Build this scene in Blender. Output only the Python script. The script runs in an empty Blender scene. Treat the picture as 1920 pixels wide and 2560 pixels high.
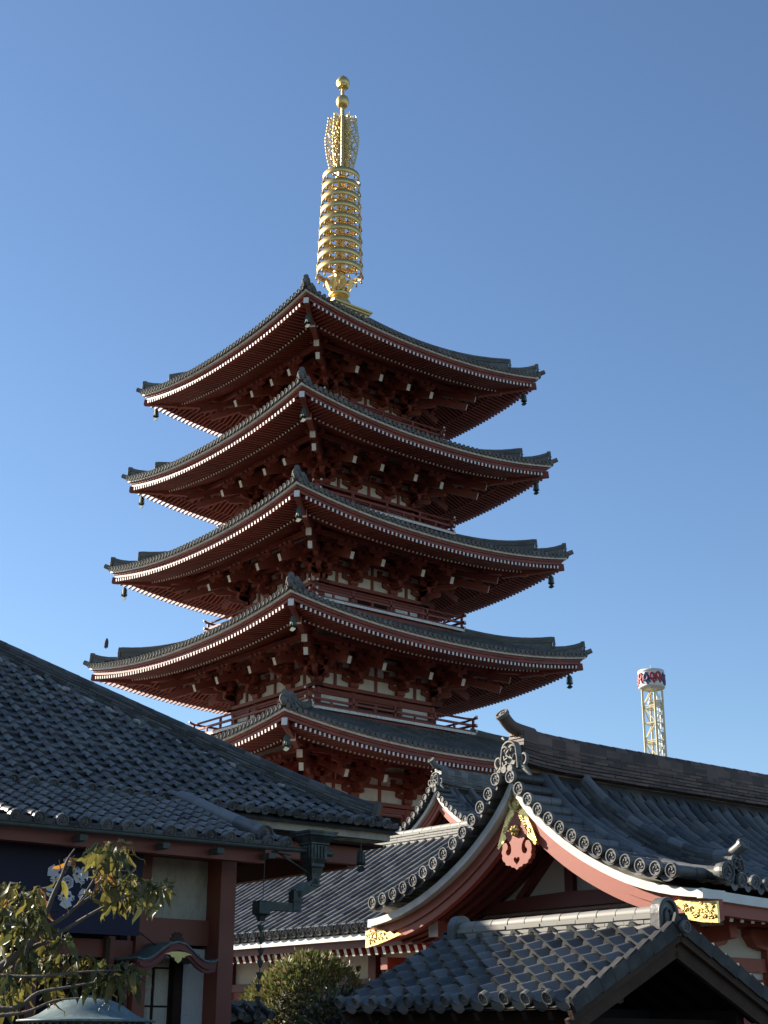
import bpy, math, random
import numpy as np
from mathutils import Vector, Matrix
random.seed(7)
rnd = random.random
uni = random.uniform
SC = bpy.context.scene
COL = SC.collection
R = math.radians

# ------------------------------------------------------------------ camera, sky, sun, exposure
CAMZ = 1.6
PITCH, ROLL = 0.3509, 0.0048
cam_d = bpy.data.cameras.new('camera')
cam = bpy.data.objects.new('camera', cam_d)
COL.objects.link(cam)
fw = Vector((0, math.cos(PITCH), math.sin(PITCH)))
up = Vector((0, -math.sin(PITCH), math.cos(PITCH)))
rt = Vector((1, 0, 0))
rx = rt * math.cos(ROLL) + up * math.sin(ROLL)
ux = up * math.cos(ROLL) - rt * math.sin(ROLL)
M = Matrix((rx, ux, -fw)).transposed().to_4x4()
M.translation = Vector((0, 0, CAMZ))
cam.matrix_world = M
cam_d.sensor_fit = 'VERTICAL'
cam_d.sensor_height = 36
cam_d.sensor_width = 27
cam_d.lens = 36 * 3618 / 2560
cam_d.clip_start = 0.1
cam_d.clip_end = 3000
SC.camera = cam

SUN_AZ, SUN_EL = R(154), R(24.8)      # math azimuth (from +x), elevation
sd = Vector((math.cos(SUN_EL) * math.cos(SUN_AZ), math.cos(SUN_EL) * math.sin(SUN_AZ), math.sin(SUN_EL)))
sl = bpy.data.lights.new('sun', 'SUN')
sl.energy = 5.0
sl.angle = R(0.5)
sl.color = (1.0, 0.90, 0.75)
so = bpy.data.objects.new('sun', sl)
COL.objects.link(so)
so.rotation_euler = sd.to_track_quat('Z', 'Y').to_euler()
so.location = (0, 0, 80)
wd = bpy.data.worlds.new('World')
SC.world = wd
wd.use_nodes = True
nt = wd.node_tree
sky = nt.nodes.new('ShaderNodeTexSky')
sky.sky_type = 'NISHITA'
sky.sun_disc = False
sky.sun_elevation = SUN_EL
sky.sun_rotation = math.pi / 2 - SUN_AZ
sky.air_density = 1.0
sky.dust_density = 0.2
sky.ozone_density = 3.9
bg = nt.nodes['Background']
bg.inputs['Strength'].default_value = 0.072
nt.links.new(sky.outputs[0], bg.inputs['Color'])
SC.view_settings.view_transform = 'Standard'
SC.view_settings.look = 'None'
SC.view_settings.exposure = 1.26
SC.view_settings.gamma = 1.0
SC.cycles.max_bounces = 6

# ------------------------------------------------------------------ site grid: e1 runs right-away, e2 left-away
GA = R(38.6)
E1 = np.array([math.cos(GA), math.sin(GA), 0.0])
E2 = np.array([-math.sin(GA), math.cos(GA), 0.0])
EZ = np.array([0, 0, 1.0])
def W(a, b, z=0.0): return a * E1 + b * E2 + z * EZ
def V3(*a): return np.array(a, float)
def nrm(v):
    l = np.linalg.norm(v)
    return v / l if l > 1e-9 else v

# ------------------------------------------------------------------ materials
MATS = {}
def mat(name, col, rough=0.6, metal=0.0, var=0.0, scale=3.0, island=0.0, bump=0.0, bscale=30.0, spec=0.5,
        stain=None, stain_amt=0.0, stain_scale=1.0, transl=0.0, stretch=None):
    m = bpy.data.materials.new(name)
    m.use_nodes = True
    n, l = m.node_tree.nodes, m.node_tree.links
    b = n['Principled BSDF']
    b.inputs['Roughness'].default_value = rough
    b.inputs['Metallic'].default_value = metal
    b.inputs['Specular IOR Level'].default_value = spec
    tc = n.new('ShaderNodeTexCoord')
    vec = tc.outputs['Object']
    if stretch:
        mp = n.new('ShaderNodeMapping'); mp.inputs['Scale'].default_value = stretch
        l.new(vec, mp.inputs['Vector']); vec = mp.outputs['Vector']
    cur = None
    rgb = n.new('ShaderNodeRGB'); rgb.outputs[0].default_value = (*col, 1); cur = rgb.outputs[0]
    def mulby(fac_socket, lo, hi):
        nonlocal cur
        mr = n.new('ShaderNodeMapRange')
        mr.inputs['To Min'].default_value = lo; mr.inputs['To Max'].default_value = hi
        l.new(fac_socket, mr.inputs['Value'])
        vm = n.new('ShaderNodeVectorMath'); vm.operation = 'SCALE'
        l.new(cur, vm.inputs[0]); l.new(mr.outputs[0], vm.inputs['Scale'])
        cur = vm.outputs[0]
    if var:
        t = n.new('ShaderNodeTexNoise'); t.inputs['Scale'].default_value = scale; t.inputs['Detail'].default_value = 5
        l.new(vec, t.inputs['Vector'])
        mulby(t.outputs['Fac'], 1 - var * 1.6, 1 + var * 1.6)
    if island:
        g = n.new('ShaderNodeNewGeometry')
        mulby(g.outputs['Random Per Island'], 1 - island, 1 + island)
    if stain:
        t = n.new('ShaderNodeTexNoise'); t.inputs['Scale'].default_value = stain_scale; t.inputs['Detail'].default_value = 6
        t.inputs['Roughness'].default_value = 0.65
        l.new(vec, t.inputs['Vector'])
        mr = n.new('ShaderNodeMapRange'); mr.inputs['From Min'].default_value = 0.5; mr.inputs['From Max'].default_value = 0.68
        mr.inputs['To Max'].default_value = stain_amt
        l.new(t.outputs['Fac'], mr.inputs['Value'])
        mx = n.new('ShaderNodeMix'); mx.data_type = 'RGBA'
        l.new(mr.outputs[0], mx.inputs['Factor']); l.new(cur, mx.inputs['A'])
        mx.inputs['B'].default_value = (*stain, 1)
        cur = mx.outputs['Result']
    l.new(cur, b.inputs['Base Color'])
    if bump:
        t = n.new('ShaderNodeTexNoise'); t.inputs['Scale'].default_value = bscale; t.inputs['Detail'].default_value = 4
        l.new(vec, t.inputs['Vector'])
        bp = n.new('ShaderNodeBump'); bp.inputs['Strength'].default_value = bump; bp.inputs['Distance'].default_value = 0.02
        l.new(t.outputs['Fac'], bp.inputs['Height'])
        l.new(bp.outputs[0], b.inputs['Normal'])
    if transl:
        tr = n.new('ShaderNodeBsdfTranslucent'); l.new(cur, tr.inputs['Color'])
        ms = n.new('ShaderNodeMixShader'); ms.inputs[0].default_value = transl
        out = n['Material Output']
        l.new(b.outputs[0], ms.inputs[1]); l.new(tr.outputs[0], ms.inputs[2]); l.new(ms.outputs[0], out.inputs['Surface'])
    MATS[name] = m
    return m
mat('tile', (0.100, 0.098, 0.094), 0.44, spec=0.35, var=0.28, scale=0.9, island=0.52, bump=0.15, bscale=25, stain=(0.20, 0.195, 0.165), stain_amt=0.45, stain_scale=1.3)
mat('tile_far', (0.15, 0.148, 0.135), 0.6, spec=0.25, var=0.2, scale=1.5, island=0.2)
mat('tile_brown', (0.095, 0.058, 0.043), 0.65, var=0.25, scale=3, island=0.6, bump=0.2)
mat('gold_pale', (0.72, 0.57, 0.28), 0.40, 0.85, var=0.1, scale=4)
mat('noshi_dark', (0.085, 0.084, 0.080), 0.5, spec=0.25, var=0.25, scale=4, island=0.5, bump=0.2)
mat('verge', (0.042, 0.041, 0.040), 0.6, var=0.3, scale=5, island=0.2, spec=0.2, stain=(0.10, 0.095, 0.08), stain_amt=0.5, stain_scale=6)
mat('noshi', (0.21, 0.20, 0.175), stain_amt=0.5, stain_scale=4)
mat('mortar', (0.38, 0.36, 0.32), 0.9, var=0.25, scale=6, bump=0.5)
mat('ornament', (0.155, 0.15, 0.13), 0.6, var=0.25, scale=8, bump=0.2)
mat('red', (0.31, 0.070, 0.038), 0.55, var=0.10, scale=0.8, bump=0.06, bscale=12)
mat('red_lacquer', (0.215, 0.045, 0.027), 0.6, var=0.22, scale=0.7, island=0.18)
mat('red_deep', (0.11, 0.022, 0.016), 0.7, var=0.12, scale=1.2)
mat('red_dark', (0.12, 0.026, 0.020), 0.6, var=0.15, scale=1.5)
mat('red_wall', (0.22, 0.045, 0.030), 0.7, var=0.12, scale=1.2, bump=0.1)
mat('red_brown', (0.175, 0.046, 0.024), 0.6, var=0.15, scale=1.0, bump=0.08)
mat('white', (0.76, 0.73, 0.66), 0.6, var=0.08, scale=2, stain=(0.42, 0.38, 0.31), stain_amt=0.5, stain_scale=3.5)
mat('cream_paint', (0.74, 0.71, 0.63), 0.65, var=0.14, scale=2.5, stain=(0.40, 0.37, 0.30), stain_amt=0.5, stain_scale=1.6)
mat('cream', (0.60, 0.56, 0.47), 0.8, var=0.08, scale=2.0, bump=0.1)
mat('stucco', (0.42, 0.38, 0.30), 0.9, var=0.12, scale=30, bump=0.8, bscale=70, stain=(0.20, 0.17, 0.13), stain_amt=0.6, stain_scale=2.2, stretch=(1, 1, .4))
mat('stucco_pale', (0.50, 0.48, 0.45), 0.9, var=0.12, scale=30, bump=0.8, bscale=70)
mat('gold', (0.72, 0.52, 0.20), 0.42, 0.9, var=0.14, scale=3)
mat('gold_relief', (0.80, 0.60, 0.24), 0.40, 1.0, var=0.15, scale=5, bump=0.35, bscale=20)
mat('gold_dull', (0.55, 0.42, 0.16), 0.45, 0.8, var=0.2, scale=9)
mat('verdigris', (0.055, 0.085, 0.068), 0.6, 0.3, var=0.3, scale=6)
mat('copper_green', (0.095, 0.140, 0.140), 0.6, 0.2, var=0.25, scale=5, stain=(0.24, 0.30, 0.28), stain_amt=0.5, stain_scale=7, stretch=(3, 3, 0.6))
mat('copper_dark', (0.034, 0.041, 0.036), 0.5, 0.4, var=0.3, scale=7, stain=(0.12, 0.16, 0.14), stain_amt=0.6, stain_scale=5)
mat('gutter', (0.05, 0.055, 0.045), 0.6, 0.2, var=0.3, scale=9, bump=0.4)
mat('wood', (0.065, 0.043, 0.030), 0.85, spec=0.15, var=0.35, scale=5, bump=0.4, bscale=22, stain=(0.05, 0.035, 0.028), stain_amt=0.9, stain_scale=3)
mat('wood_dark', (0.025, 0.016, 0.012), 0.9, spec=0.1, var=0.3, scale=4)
mat('dark', (0.012, 0.010, 0.010), 0.9)  # near-black, stands in for shade in hollows and among leaves
mat('navy', (0.017, 0.017, 0.036), 0.9, var=0.06, scale=25, bump=0.1, bscale=200)
mat('cloth_white', (0.50, 0.51, 0.56), 0.9, var=0.05, scale=20)
mat('navy_mark', (0.017, 0.017, 0.036), 0.9)
mat('glass', (0.10, 0.085, 0.05), 0.15, var=0.2, scale=3)
mat('bark', (0.095, 0.078, 0.065), 0.85, var=0.3, scale=12, bump=0.5)
mat('leaf', (0.070, 0.078, 0.024), 0.45, island=0.5, transl=0.35)
mat('leaf_olive', (0.17, 0.15, 0.035), 0.42, island=0.4, transl=0.45)
mat('leaf_orange', (0.36, 0.16, 0.03), 0.45, island=0.4, transl=0.45)
mat('shrub_leaf', (0.13, 0.155, 0.045), 0.5, island=0.55, transl=0.3)
mat('shrub_olive', (0.22, 0.185, 0.065), 0.5, island=0.5, transl=0.3)
mat('shrub_brown', (0.20, 0.12, 0.065), 0.5, island=0.5, transl=0.3)
mat('azalea_leaf', (0.062, 0.052, 0.028), 0.5, island=0.6, transl=0.2)
mat('petal', (0.42, 0.24, 0.21), 0.6, island=0.4, transl=0.3)
mat('yellow_steel', (0.66, 0.57, 0.32), 0.5, var=0.06, scale=1)
mat('steel_white', (0.60, 0.59, 0.55), 0.5)
mat('cab_red', (0.40, 0.03, 0.045), 0.5)
mat('cab_navy', (0.04, 0.055, 0.15), 0.5)
mat('mesh_metal', (0.22, 0.18, 0.13), 0.6, 0.3, var=0.2, scale=6)
mat('ground', (0.055, 0.053, 0.050), 0.9, var=0.2, scale=0.8, bump=0.2)
mat('bird', (0.05, 0.06, 0.08), 0.8)

# ------------------------------------------------------------------ mesh builder
class MB:
    def __init__(s):
        s.v = []; s.f = []; s.m = []; s.sm = []
    def add(s, vs, fs, m=0, sm=False):
        o = len(s.v)
        s.v.extend([tuple(map(float, p)) for p in vs])
        for f in fs:
            s.f.append(tuple(i + o for i in f)); s.m.append(m); s.sm.append(sm)
    def quad(s, a, b, c, d, m=0): s.add([a, b, c, d], [(0, 1, 2, 3)], m)
    def box(s, c, sz, m=0, ax=None):
        c = np.asarray(c, float)
        ax = np.eye(3) if ax is None else ax
        h = [ax[i] * sz[i] / 2 for i in range(3)]
        vs = [c + sx * h[0] + sy * h[1] + sz_ * h[2] for sz_ in (-1, 1) for sy in (-1, 1) for sx in (-1, 1)]
        s.add(vs, [(0, 2, 3, 1), (4, 5, 7, 6), (0, 1, 5, 4), (2, 6, 7, 3), (0, 4, 6, 2), (1, 3, 7, 5)], m)
    def bx(s, lo, hi, m=0):
        lo = np.array(lo, float); hi = np.array(hi, float)
        s.box((lo + hi) / 2, hi - lo, m)
    def beam(s, p0, p1, w, h, m=0, m1=None, m0=None, upv=(0, 0, 1), w1=None, h1=None):
        p0 = np.asarray(p0, float); p1 = np.asarray(p1, float)
        d = nrm(p1 - p0); sdv = nrm(np.cross(d, upv))
        if np.linalg.norm(sdv) < .5: sdv = V3(1, 0, 0)
        u = np.cross(sdv, d)
        w1 = w if w1 is None else w1; h1 = h if h1 is None else h1
        vs = [p0 + sdv * sx * w / 2 + u * sz * h / 2 for sx, sz in ((-1, -1), (1, -1), (1, 1), (-1, 1))]
        vs += [p1 + sdv * sx * w1 / 2 + u * sz * h1 / 2 for sx, sz in ((-1, -1), (1, -1), (1, 1), (-1, 1))]
        s.add(vs, [(0, 1, 5, 4), (1, 2, 6, 5), (2, 3, 7, 6), (3, 0, 4, 7)], m)
        s.add(vs[:4], [(3, 2, 1, 0)], m if m0 is None else m0)
        s.add(vs[4:], [(0, 1, 2, 3)], m if m1 is None else m1)
    def prism(s, poly, f3, t0, t1, m=0, mside=None, sm=False):
        n = len(poly)
        vs = [f3(x, y, t0) for x, y in poly] + [f3(x, y, t1) for x, y in poly]
        s.add(vs[:n], [tuple(range(n))], m)
        s.add(vs[n:], [tuple(range(n))[::-1]], m)
        s.add(vs, [(i, i + n, (i + 1) % n + n, (i + 1) % n) for i in range(n)], m if mside is None else mside, sm)
    def strip(s, polyA, polyB, f3, t0, t1, m=0):
        # band between two open 2D polylines, given a thickness
        n = len(polyA)
        A0 = [f3(*p, t0) for p in polyA]; B0 = [f3(*p, t0) for p in polyB]
        A1 = [f3(*p, t1) for p in polyA]; B1 = [f3(*p, t1) for p in polyB]
        vs = A0 + B0 + A1 + B1
        fs = []
        for i in range(n - 1):
            fs += [(i, i + 1, n + i + 1, n + i), (2 * n + i, 3 * n + i, 3 * n + i + 1, 2 * n + i + 1),
                   (i, 2 * n + i, 2 * n + i + 1, i + 1), (n + i, n + i + 1, 3 * n + i + 1, 3 * n + i)]
        fs += [(0, n, 3 * n, 2 * n), (n - 1, 3 * n - 1, 4 * n - 1, 2 * n - 1)]
        s.add(vs, fs, m)
    def tube(s, pts, r, n=8, m=0, sm=True, cap=True, half=False, upv=(0, 0, 1)):
        pts = [np.asarray(p, float) for p in pts]
        k = len(pts)
        rs = r if hasattr(r, '__len__') else [r] * k
        vs = []
        prev = None
        for i, p in enumerate(pts):
            d = nrm(pts[min(i + 1, k - 1)] - pts[max(i - 1, 0)])
            if prev is None:
                sdv = np.cross(d, upv)
                if np.linalg.norm(sdv) < .05: sdv = np.cross(d, V3(1, 0, 0))
                sdv = nrm(sdv)
            else:
                sdv = nrm(prev - d * np.dot(prev, d))
            prev = sdv
            u = np.cross(sdv, d)
            for j in range(n):
                t = math.pi * j / (n - 1) if half else 2 * math.pi * j / n
                vs.append(p + rs[i] * (math.cos(t) * sdv + math.sin(t) * u))
        fs = []
        for i in range(k - 1):
            for j in range(n - 1 if half else n):
                j2 = (j + 1) % n
                fs.append((i * n + j, i * n + j2, (i + 1) * n + j2, (i + 1) * n + j))
        s.add(vs, fs, m, sm)
        if cap:
            s.add(vs[:n], [tuple(range(n))[::-1]], m)
            s.add(vs[-n:], [tuple(range(n))], m)
    def lathe(s, prof, n=24, c=(0, 0, 0), m=0, sm=True, ax=None):
        c = np.asarray(c, float); ax = np.eye(3) if ax is None else ax
        vs = []
        for r, z in prof:
            for j in range(n):
                t = 2 * math.pi * j / n
                vs.append(c + ax[0] * r * math.cos(t) + ax[1] * r * math.sin(t) + ax[2] * z)
        fs = []
        for i in range(len(prof) - 1):
            for j in range(n):
                j2 = (j + 1) % n
                fs.append((i * n + j, i * n + j2, (i + 1) * n + j2, (i + 1) * n + j))
        s.add(vs, fs, m, sm)
    def disc(s, c, nv, upv, r, th=0.03, m=0, n=14, detail=0, m2=None):
        # round end tile: thick rim, recessed face, optional three-comma swirl
        z = nrm(np.asarray(nv, float)); x = nrm(np.cross(upv, z)); y = np.cross(z, x)
        ax = np.array([x, y, z])
        s.lathe([(r, -th), (r, th * .6), (r * .94, th), (r * .80, th), (r * .74, th * .3), (0.001, th * .3)], n, c, m, False, ax)
        if detail:
            c = np.asarray(c, float)
            for k in range(3):
                pts = []; rr = []
                for i in range(6):
                    t = i / 5
                    an = k * 2.094 + t * 2.2
                    rad = r * (.20 + .40 * t)
                    pts.append(c + x * rad * math.cos(an) + y * rad * math.sin(an) + z * th * .35)
                    rr.append(r * (.16 * (1 - t) + .03))
                s.tube(pts, rr, 5, m, True, True, upv=z)
    def build(s, name, mats, parent=None, org=(0, 0, 0), kind=None, label=None):
        me = bpy.data.meshes.new(name)
        v = np.array(s.v, float) - np.asarray(org, float)
        me.from_pydata(v.tolist(), [], s.f)
        if isinstance(mats, str): mats = [mats]
        for mm in mats: me.materials.append(MATS[mm])
        me.polygons.foreach_set('material_index', s.m)
        me.polygons.foreach_set('use_smooth', s.sm)
        me.update()
        o = bpy.data.objects.new(name, me)
        COL.objects.link(o)
        if parent is not None: o.parent = parent
        if kind: o['kind'] = kind
        if label: o['label'] = label
        return o

def thing(name, label, cat, loc=(0, 0, 0), rz=0.0, group=None):
    o = bpy.data.objects.new(name, None)
    o.empty_display_size = 0.2
    COL.objects.link(o)
    o.location = tuple(map(float, loc)); o.rotation_euler = (0, 0, rz)
    o['label'] = label; o['category'] = cat
    if group: o['group'] = group
    return o
def site(name, label, cat, a, b, z=0.0, group=None):
    o = thing(name, label, cat, W(a, b, z), GA, group)
    return o, V3(a, b, z)
def copy_tree(o, parent=None):
    c = o.copy(); COL.objects.link(c)
    if parent is not None: c.parent = parent
    for ch in list(o.children): copy_tree(ch, c)
    return c
def part_copy(o, parent, rz=0.0, loc=None):
    c = o.copy(); COL.objects.link(c); c.parent = parent
    c.rotation_euler = (0, 0, rz)
    if loc is not None: c.location = tuple(loc)
    for ch in list(o.children):
        d = ch.copy(); COL.objects.link(d); d.parent = c
    return c

def cyl(p, a, b, c): return None
def catm(pts, k=6):
    # smooth polyline through points (any dimension)
    P = [np.asarray(p, float) for p in pts]
    P = [2 * P[0] - P[1]] + P + [2 * P[-1] - P[-2]]
    out = []
    for i in range(1, len(P) - 2):
        for j in range(k):
            t = j / k
            a, b, c, d = P[i - 1], P[i], P[i + 1], P[i + 2]
            out.append(.5 * ((2 * b) + (c - a) * t + (2 * a - 5 * b + 4 * c - d) * t * t + (3 * b - a - 3 * c + d) * t ** 3))
    out.append(P[-2])
    return out

# ------------------------------------------------------------------ roof tiles
def tile_field(mb, P, u0, u1, w, v0, vmaxf, row, kind='roll', r=0.07, sag=0.025, lift=0.025, th=0.03,
               disc=True, detail=0, m=0, dr=None, flip=1, eave_pan=True, jit=1.0, vminf=None, discsout=0.02, rstep=0.0, bulge=0.0, roff=0.0):
    e = 0.01
    def frame(u, v):
        p = P(u, v)
        x = nrm((P(u + e, v) - P(u - e, v)) / (2 * e)); y = nrm((P(u, v + e) - P(u, v - e)) / (2 * e))
        n = nrm(np.cross(x, y))
        if n[2] < 0: n = -n
        return p, x, y, n
    ncol = max(1, int(round((u1 - u0) / w)))
    w = (u1 - u0) / ncol
    dr = r if dr is None else dr
    if kind == 'S':
        ts = [0, .10, .22, .34, .46, .56, .63, .70, .78, .86, .93, 1.0]
        hs = [(-sag * math.sin(math.pi * t / .60) if t < .60 else r * math.sin(math.pi * (t - .60) / .40)) for t in ts]
        if flip < 0: ts = [1 - t for t in ts][::-1]; hs = hs[::-1]
    for k in range(ncol + (1 if kind == 'roll' else 0)):
        uc = u0 + k * w
        ucc = uc if kind == 'roll' else uc + w / 2
        vm = vmaxf(ucc); vl = v0 if vminf is None else vminf(ucc)
        nr = int(math.ceil((vm - vl) / row))
        if nr < 1: continue
        off = 0.0
        for j in range(nr):
            va = vl + j * row; vb = min(va + row, vm + row * .3)
            pa, xa, ya, na = frame(ucc, va); pb, xb, yb, nb = frame(ucc, vb)
            if kind == 'roll':
                rj = r * (1 + jit * uni(-.02, .02))
                vs = []
                rA, rB = (va - roff * row if j > 0 else va), vb - roff * row
                FA = frame(ucc, rA) if roff else (pa, xa, ya, na)
                FB = frame(ucc, rB) if roff else (pb, xb, yb, nb)
                dx_ = jit * uni(-.004, .004)
                for (F_, q, lf_) in ((FA, 1.04 if not rstep else 1.0, rstep), (FB, .97, 0.0)):
                    for i in range(6):
                        t = math.pi * i / 5
                        vs.append(F_[0] + F_[1] * (rj * q * math.cos(t) + dx_) + F_[3] * (rj * q * math.sin(t) + .3 * r + lf_))
                if rstep:
                    for i in range(6):
                        t = math.pi * i / 5
                        vs.append(FA[0] + FA[1] * (rj * .8 * math.cos(t) + dx_) + FA[3] * (rj * .8 * math.sin(t) + .1 * r - .01))
                    mb.add(vs, [(i, i + 1, i + 13, i + 12) for i in range(5)], m, False)
                mb.add(vs[:12], [(i, i + 1, i + 7, i + 6) for i in range(5)], m, True)
                if j == 0 and disc:
                    mb.disc(pa + na * .55 * r - ya * discsout, -ya, na, dr, .025, m, 12, detail)
                if k < ncol:
                    pc, xc, yc, nc = frame(ucc + w / 2, va); pd, xd, yd, nd = frame(ucc + w / 2, vb)
                    hw = w / 2 - r * .5
                    vs = []
                    lf = lift * (1 + jit * uni(-.3, .3))
                    for (p, x, n, h, bq) in ((pc, xc, nc, lf - th, bulge * .7), (pc, xc, nc, lf, bulge), (pd, xd, nd, 0.0, 0.0)):
                        for i in range(5):
                            t = -1 + i / 2
                            vs.append(p + x * hw * t + n * (h - sag * (1 - t * t)) - yc * bq * (1 - t * t))
                    fs = [(i, i + 1, i + 6, i + 5) for i in range(4)] + [(5 + i, 6 + i, 11 + i, 10 + i) for i in range(4)]
                    mb.add(vs, fs, m, False)
                    if j == 0 and eave_pan:
                        # hanging crescent of the eave tile
                        vs = []
                        for h in (0.0, -.075):
                            for i in range(7):
                                t = -1 + i / 3
                                vs.append(pc - yc * discsout + xc * (w / 2 - dr * .6) * t + nc * (lf + h * (1 if h == 0 else 1.0) - sag * 1.6 * (1 - t * t)))
                        mb.add(vs, [(i, i + 1, i + 8, i + 7) for i in range(6)], m, False)
            else:
                lf = lift * (1 + jit * uni(-.25, .25)); du = jit * uni(-.004, .004); tw = jit * uni(-.006, .006)
                vs = []
                nn = len(ts)
                for (p, x, n, h, tq) in ((pa, xa, na, lf - th, tw), (pa, xa, na, lf, tw), (pb, xb, nb, 0.0, 0)):
                    for t, hh in zip(ts, hs):
                        vs.append(p + x * ((t - .5) * w * 1.02 + du) + n * (h + hh + tq * (t - .5)))
                fs = [(i, i + 1, nn + i + 1, nn + i) for i in range(nn - 1)]
                mb.add(vs, fs, m, False)
                mb.add(vs[nn:], [(i, i + 1, nn + i + 1, nn + i) for i in range(nn - 1)], m, True)
                if j == 0 and disc:
                    tr = .80 if flip > 0 else .20
                    c = pa + xa * ((tr - .5) * w) + na * (lf + r * .30) - ya * discsout
                    mb.disc(c, -ya, na, dr, .028, m, 14, detail)
                    if eave_pan:
                        vs = []
                        tc = .30 if flip > 0 else .70
                        for h in (lf, lf - .075):
                            for i in range(7):
                                t = -1 + i / 3
                                vs.append(pa - ya * discsout + xa * ((tc - .5) * w + .30 * w * t) + na * (h - sag * (1 - t * t)))
                        mb.add(vs, [(i, i + 1, i + 8, i + 7) for i in range(6)], m, False)

def noshi_ridge(mb, path, width, layers, lh, rr, L=0.3, m=0, mr=None, flare=0.0, cap=True):
    # a ridge of stacked flat tiles with a row of half-round tiles on top, along a polyline
    path = [np.asarray(p, float) for p in path]
    seg = [0.0]
    for i in range(1, len(path)): seg.append(seg[-1] + np.linalg.norm(path[i] - path[i - 1]))
    T = seg[-1]
    def at(s):
        s = min(max(s, 0), T)
        for i in range(1, len(path)):
            if s <= seg[i] + 1e-9:
                t = (s - seg[i - 1]) / max(seg[i] - seg[i - 1], 1e-9)
                return path[i - 1] * (1 - t) + path[i] * t
        return path[-1]
    mr = m if mr is None else mr
    n = max(1, int(round(T / L))); L = T / n
    # core
    for i in range(n):
        a, b = at(i * L), at((i + 1) * L)
        c0 = V3(0, 0, lh * layers / 2)
        mb.beam(a + c0, b + c0, width * .78, lh * layers, m)
    for k in range(layers):
        wk = width * (1.0 - .03 * k) - (.025 if k % 2 else 0)
        off = (k % 2) * L / 2
        i = -1 if off else 0
        for q in range(n + (1 if off else 0)):
            s0 = max(0, q * L - off); s1 = min(T, (q + 1) * L - off)
            if s1 - s0 < .02: continue
            g = .004
            a, b = at(s0 + g), at(s1 - g)
            z = V3(0, 0, lh * (k + .42) + uni(-.003, .003))
            mb.beam(a + z, b + z, wk + uni(-.010, .010), lh * .68, m)
    if rr:
        zt = V3(0, 0, lh * layers + rr * .15)
        for q in range(n):
            a, b = at(q * L) + zt, at((q + 1) * L) + zt
            mb.tube([a, b], [rr * uni(.99, 1.03), rr * .95], 9, mr, True, False)
    return at

def oni(mb, c, nv, w, h, m=0, roll=True, rr=None, scrolls=True, tilt=0.55, upv=(0, 0, 1), rl=0.7, detail=1):
    # demon-face ridge-end tile: arched plate with relief and curled feet, round finial tile above
    c = np.asarray(c, float); z = nrm(np.asarray(nv, float)); y = np.asarray(upv, float); x = nrm(np.cross(y, z)); y = np.cross(z, x)
    f3 = lambda px, py, t: c + x * px + y * py + z * t
    pl = [(-.5, 0), (-.47, .35), (-.42, .62)] + [(-.42 * math.cos(t), .62 + .30 * math.sin(t)) for t in np.linspace(.3, math.pi - .3, 7)] + [(.42, .62), (.47, .35), (.5, 0)]
    pl = [(p[0] * w, p[1] * h) for p in pl]
    mb.prism(pl, f3, -.10 * w, .10 * w, m)
    # rim arch
    arch = [f3(px * .93, py * .96, .12 * w) for px, py in pl]
    mb.tube(arch, .06 * w, 5, m, True, True)
    # face: brow, eyes, nose, fangs
    for sx in (-1, 1):
        mb.lathe([(0.001, .10 * w), (.07 * w, .07 * w), (.10 * w, 0)], 8, f3(sx * .17 * w, .60 * h, .11 * w), m, True, np.array([x, y, z]))
        mb.tube([f3(sx * .05 * w, .66 * h, .14 * w), f3(sx * .2 * w, .74 * h, .16 * w), f3(sx * .33 * w, .70 * h, .13 * w)], .05 * w, 5, m)
        mb.tube([f3(sx * .08 * w, .36 * h, .14 * w), f3(sx * .22 * w, .30 * h, .16 * w), f3(sx * .26 * w, .44 * h, .13 * w)], .05 * w, 5, m)
        mb.tube([f3(sx * .1 * w, .18 * h, .14 * w), f3(sx * .3 * w, .12 * h, .14 * w), f3(sx * .36 * w, .26 * h, .12 * w)], .045 * w, 5, m)
    mb.tube([f3(0, .62 * h, .12 * w), f3(0, .48 * h, .22 * w), f3(0, .44 * h, .14 * w)], [.05 * w, .09 * w, .05 * w], 6, m)
    if scrolls:
        for sx in (-1, 1):
            pts = []; rs = []
            for i in range(16):
                t = i / 15; an = -1.3 + t * 5.4; rad = (.26 - .19 * t) * w
                pts.append(f3(sx * (.66 * w + rad * math.cos(an) * .9), .30 * h + rad * math.sin(an), .02 * w)); rs.append((.075 - .035 * t) * w)
            mb.tube(pts, rs, 6, m)
            pts = [f3(sx * (.50 + .35 * t) * w, (.12 - .20 * t) * h, 0) for t in (0, .4, .8, 1.1)]
            mb.tube(pts, [.11 * w, .10 * w, .08 * w, .03 * w], 6, m)
            pts = [f3(sx * (.55 + .5 * t) * w, (.02 - .30 * t) * h, 0) for t in (0, .4, .8, 1.0)]
            mb.tube(pts, [.09 * w, .09 * w, .07 * w, .03 * w], 6, m)
    if roll:
        rr = .2 * w if rr is None else rr
        b0 = f3(0, .93 * h, -rl * .55); 
        pts = [b0 + z * rl * t + y * (tilt * rl * t * t) for t in np.linspace(0, 1, 6)]
        mb.tube(pts, rr, 10, m, True, True)
        d = nrm(pts[-1] - pts[-2])
        mb.disc(pts[-1] + d * .01, d, y, rr * 1.12, .03, m, 14, detail)

# ground
g = MB(); g.quad((-900, -300, 0), (900, -300, 0), (900, 1500, 0), (-900, 1500, 0))
g.build('ground', 'ground', kind='structure')

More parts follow.
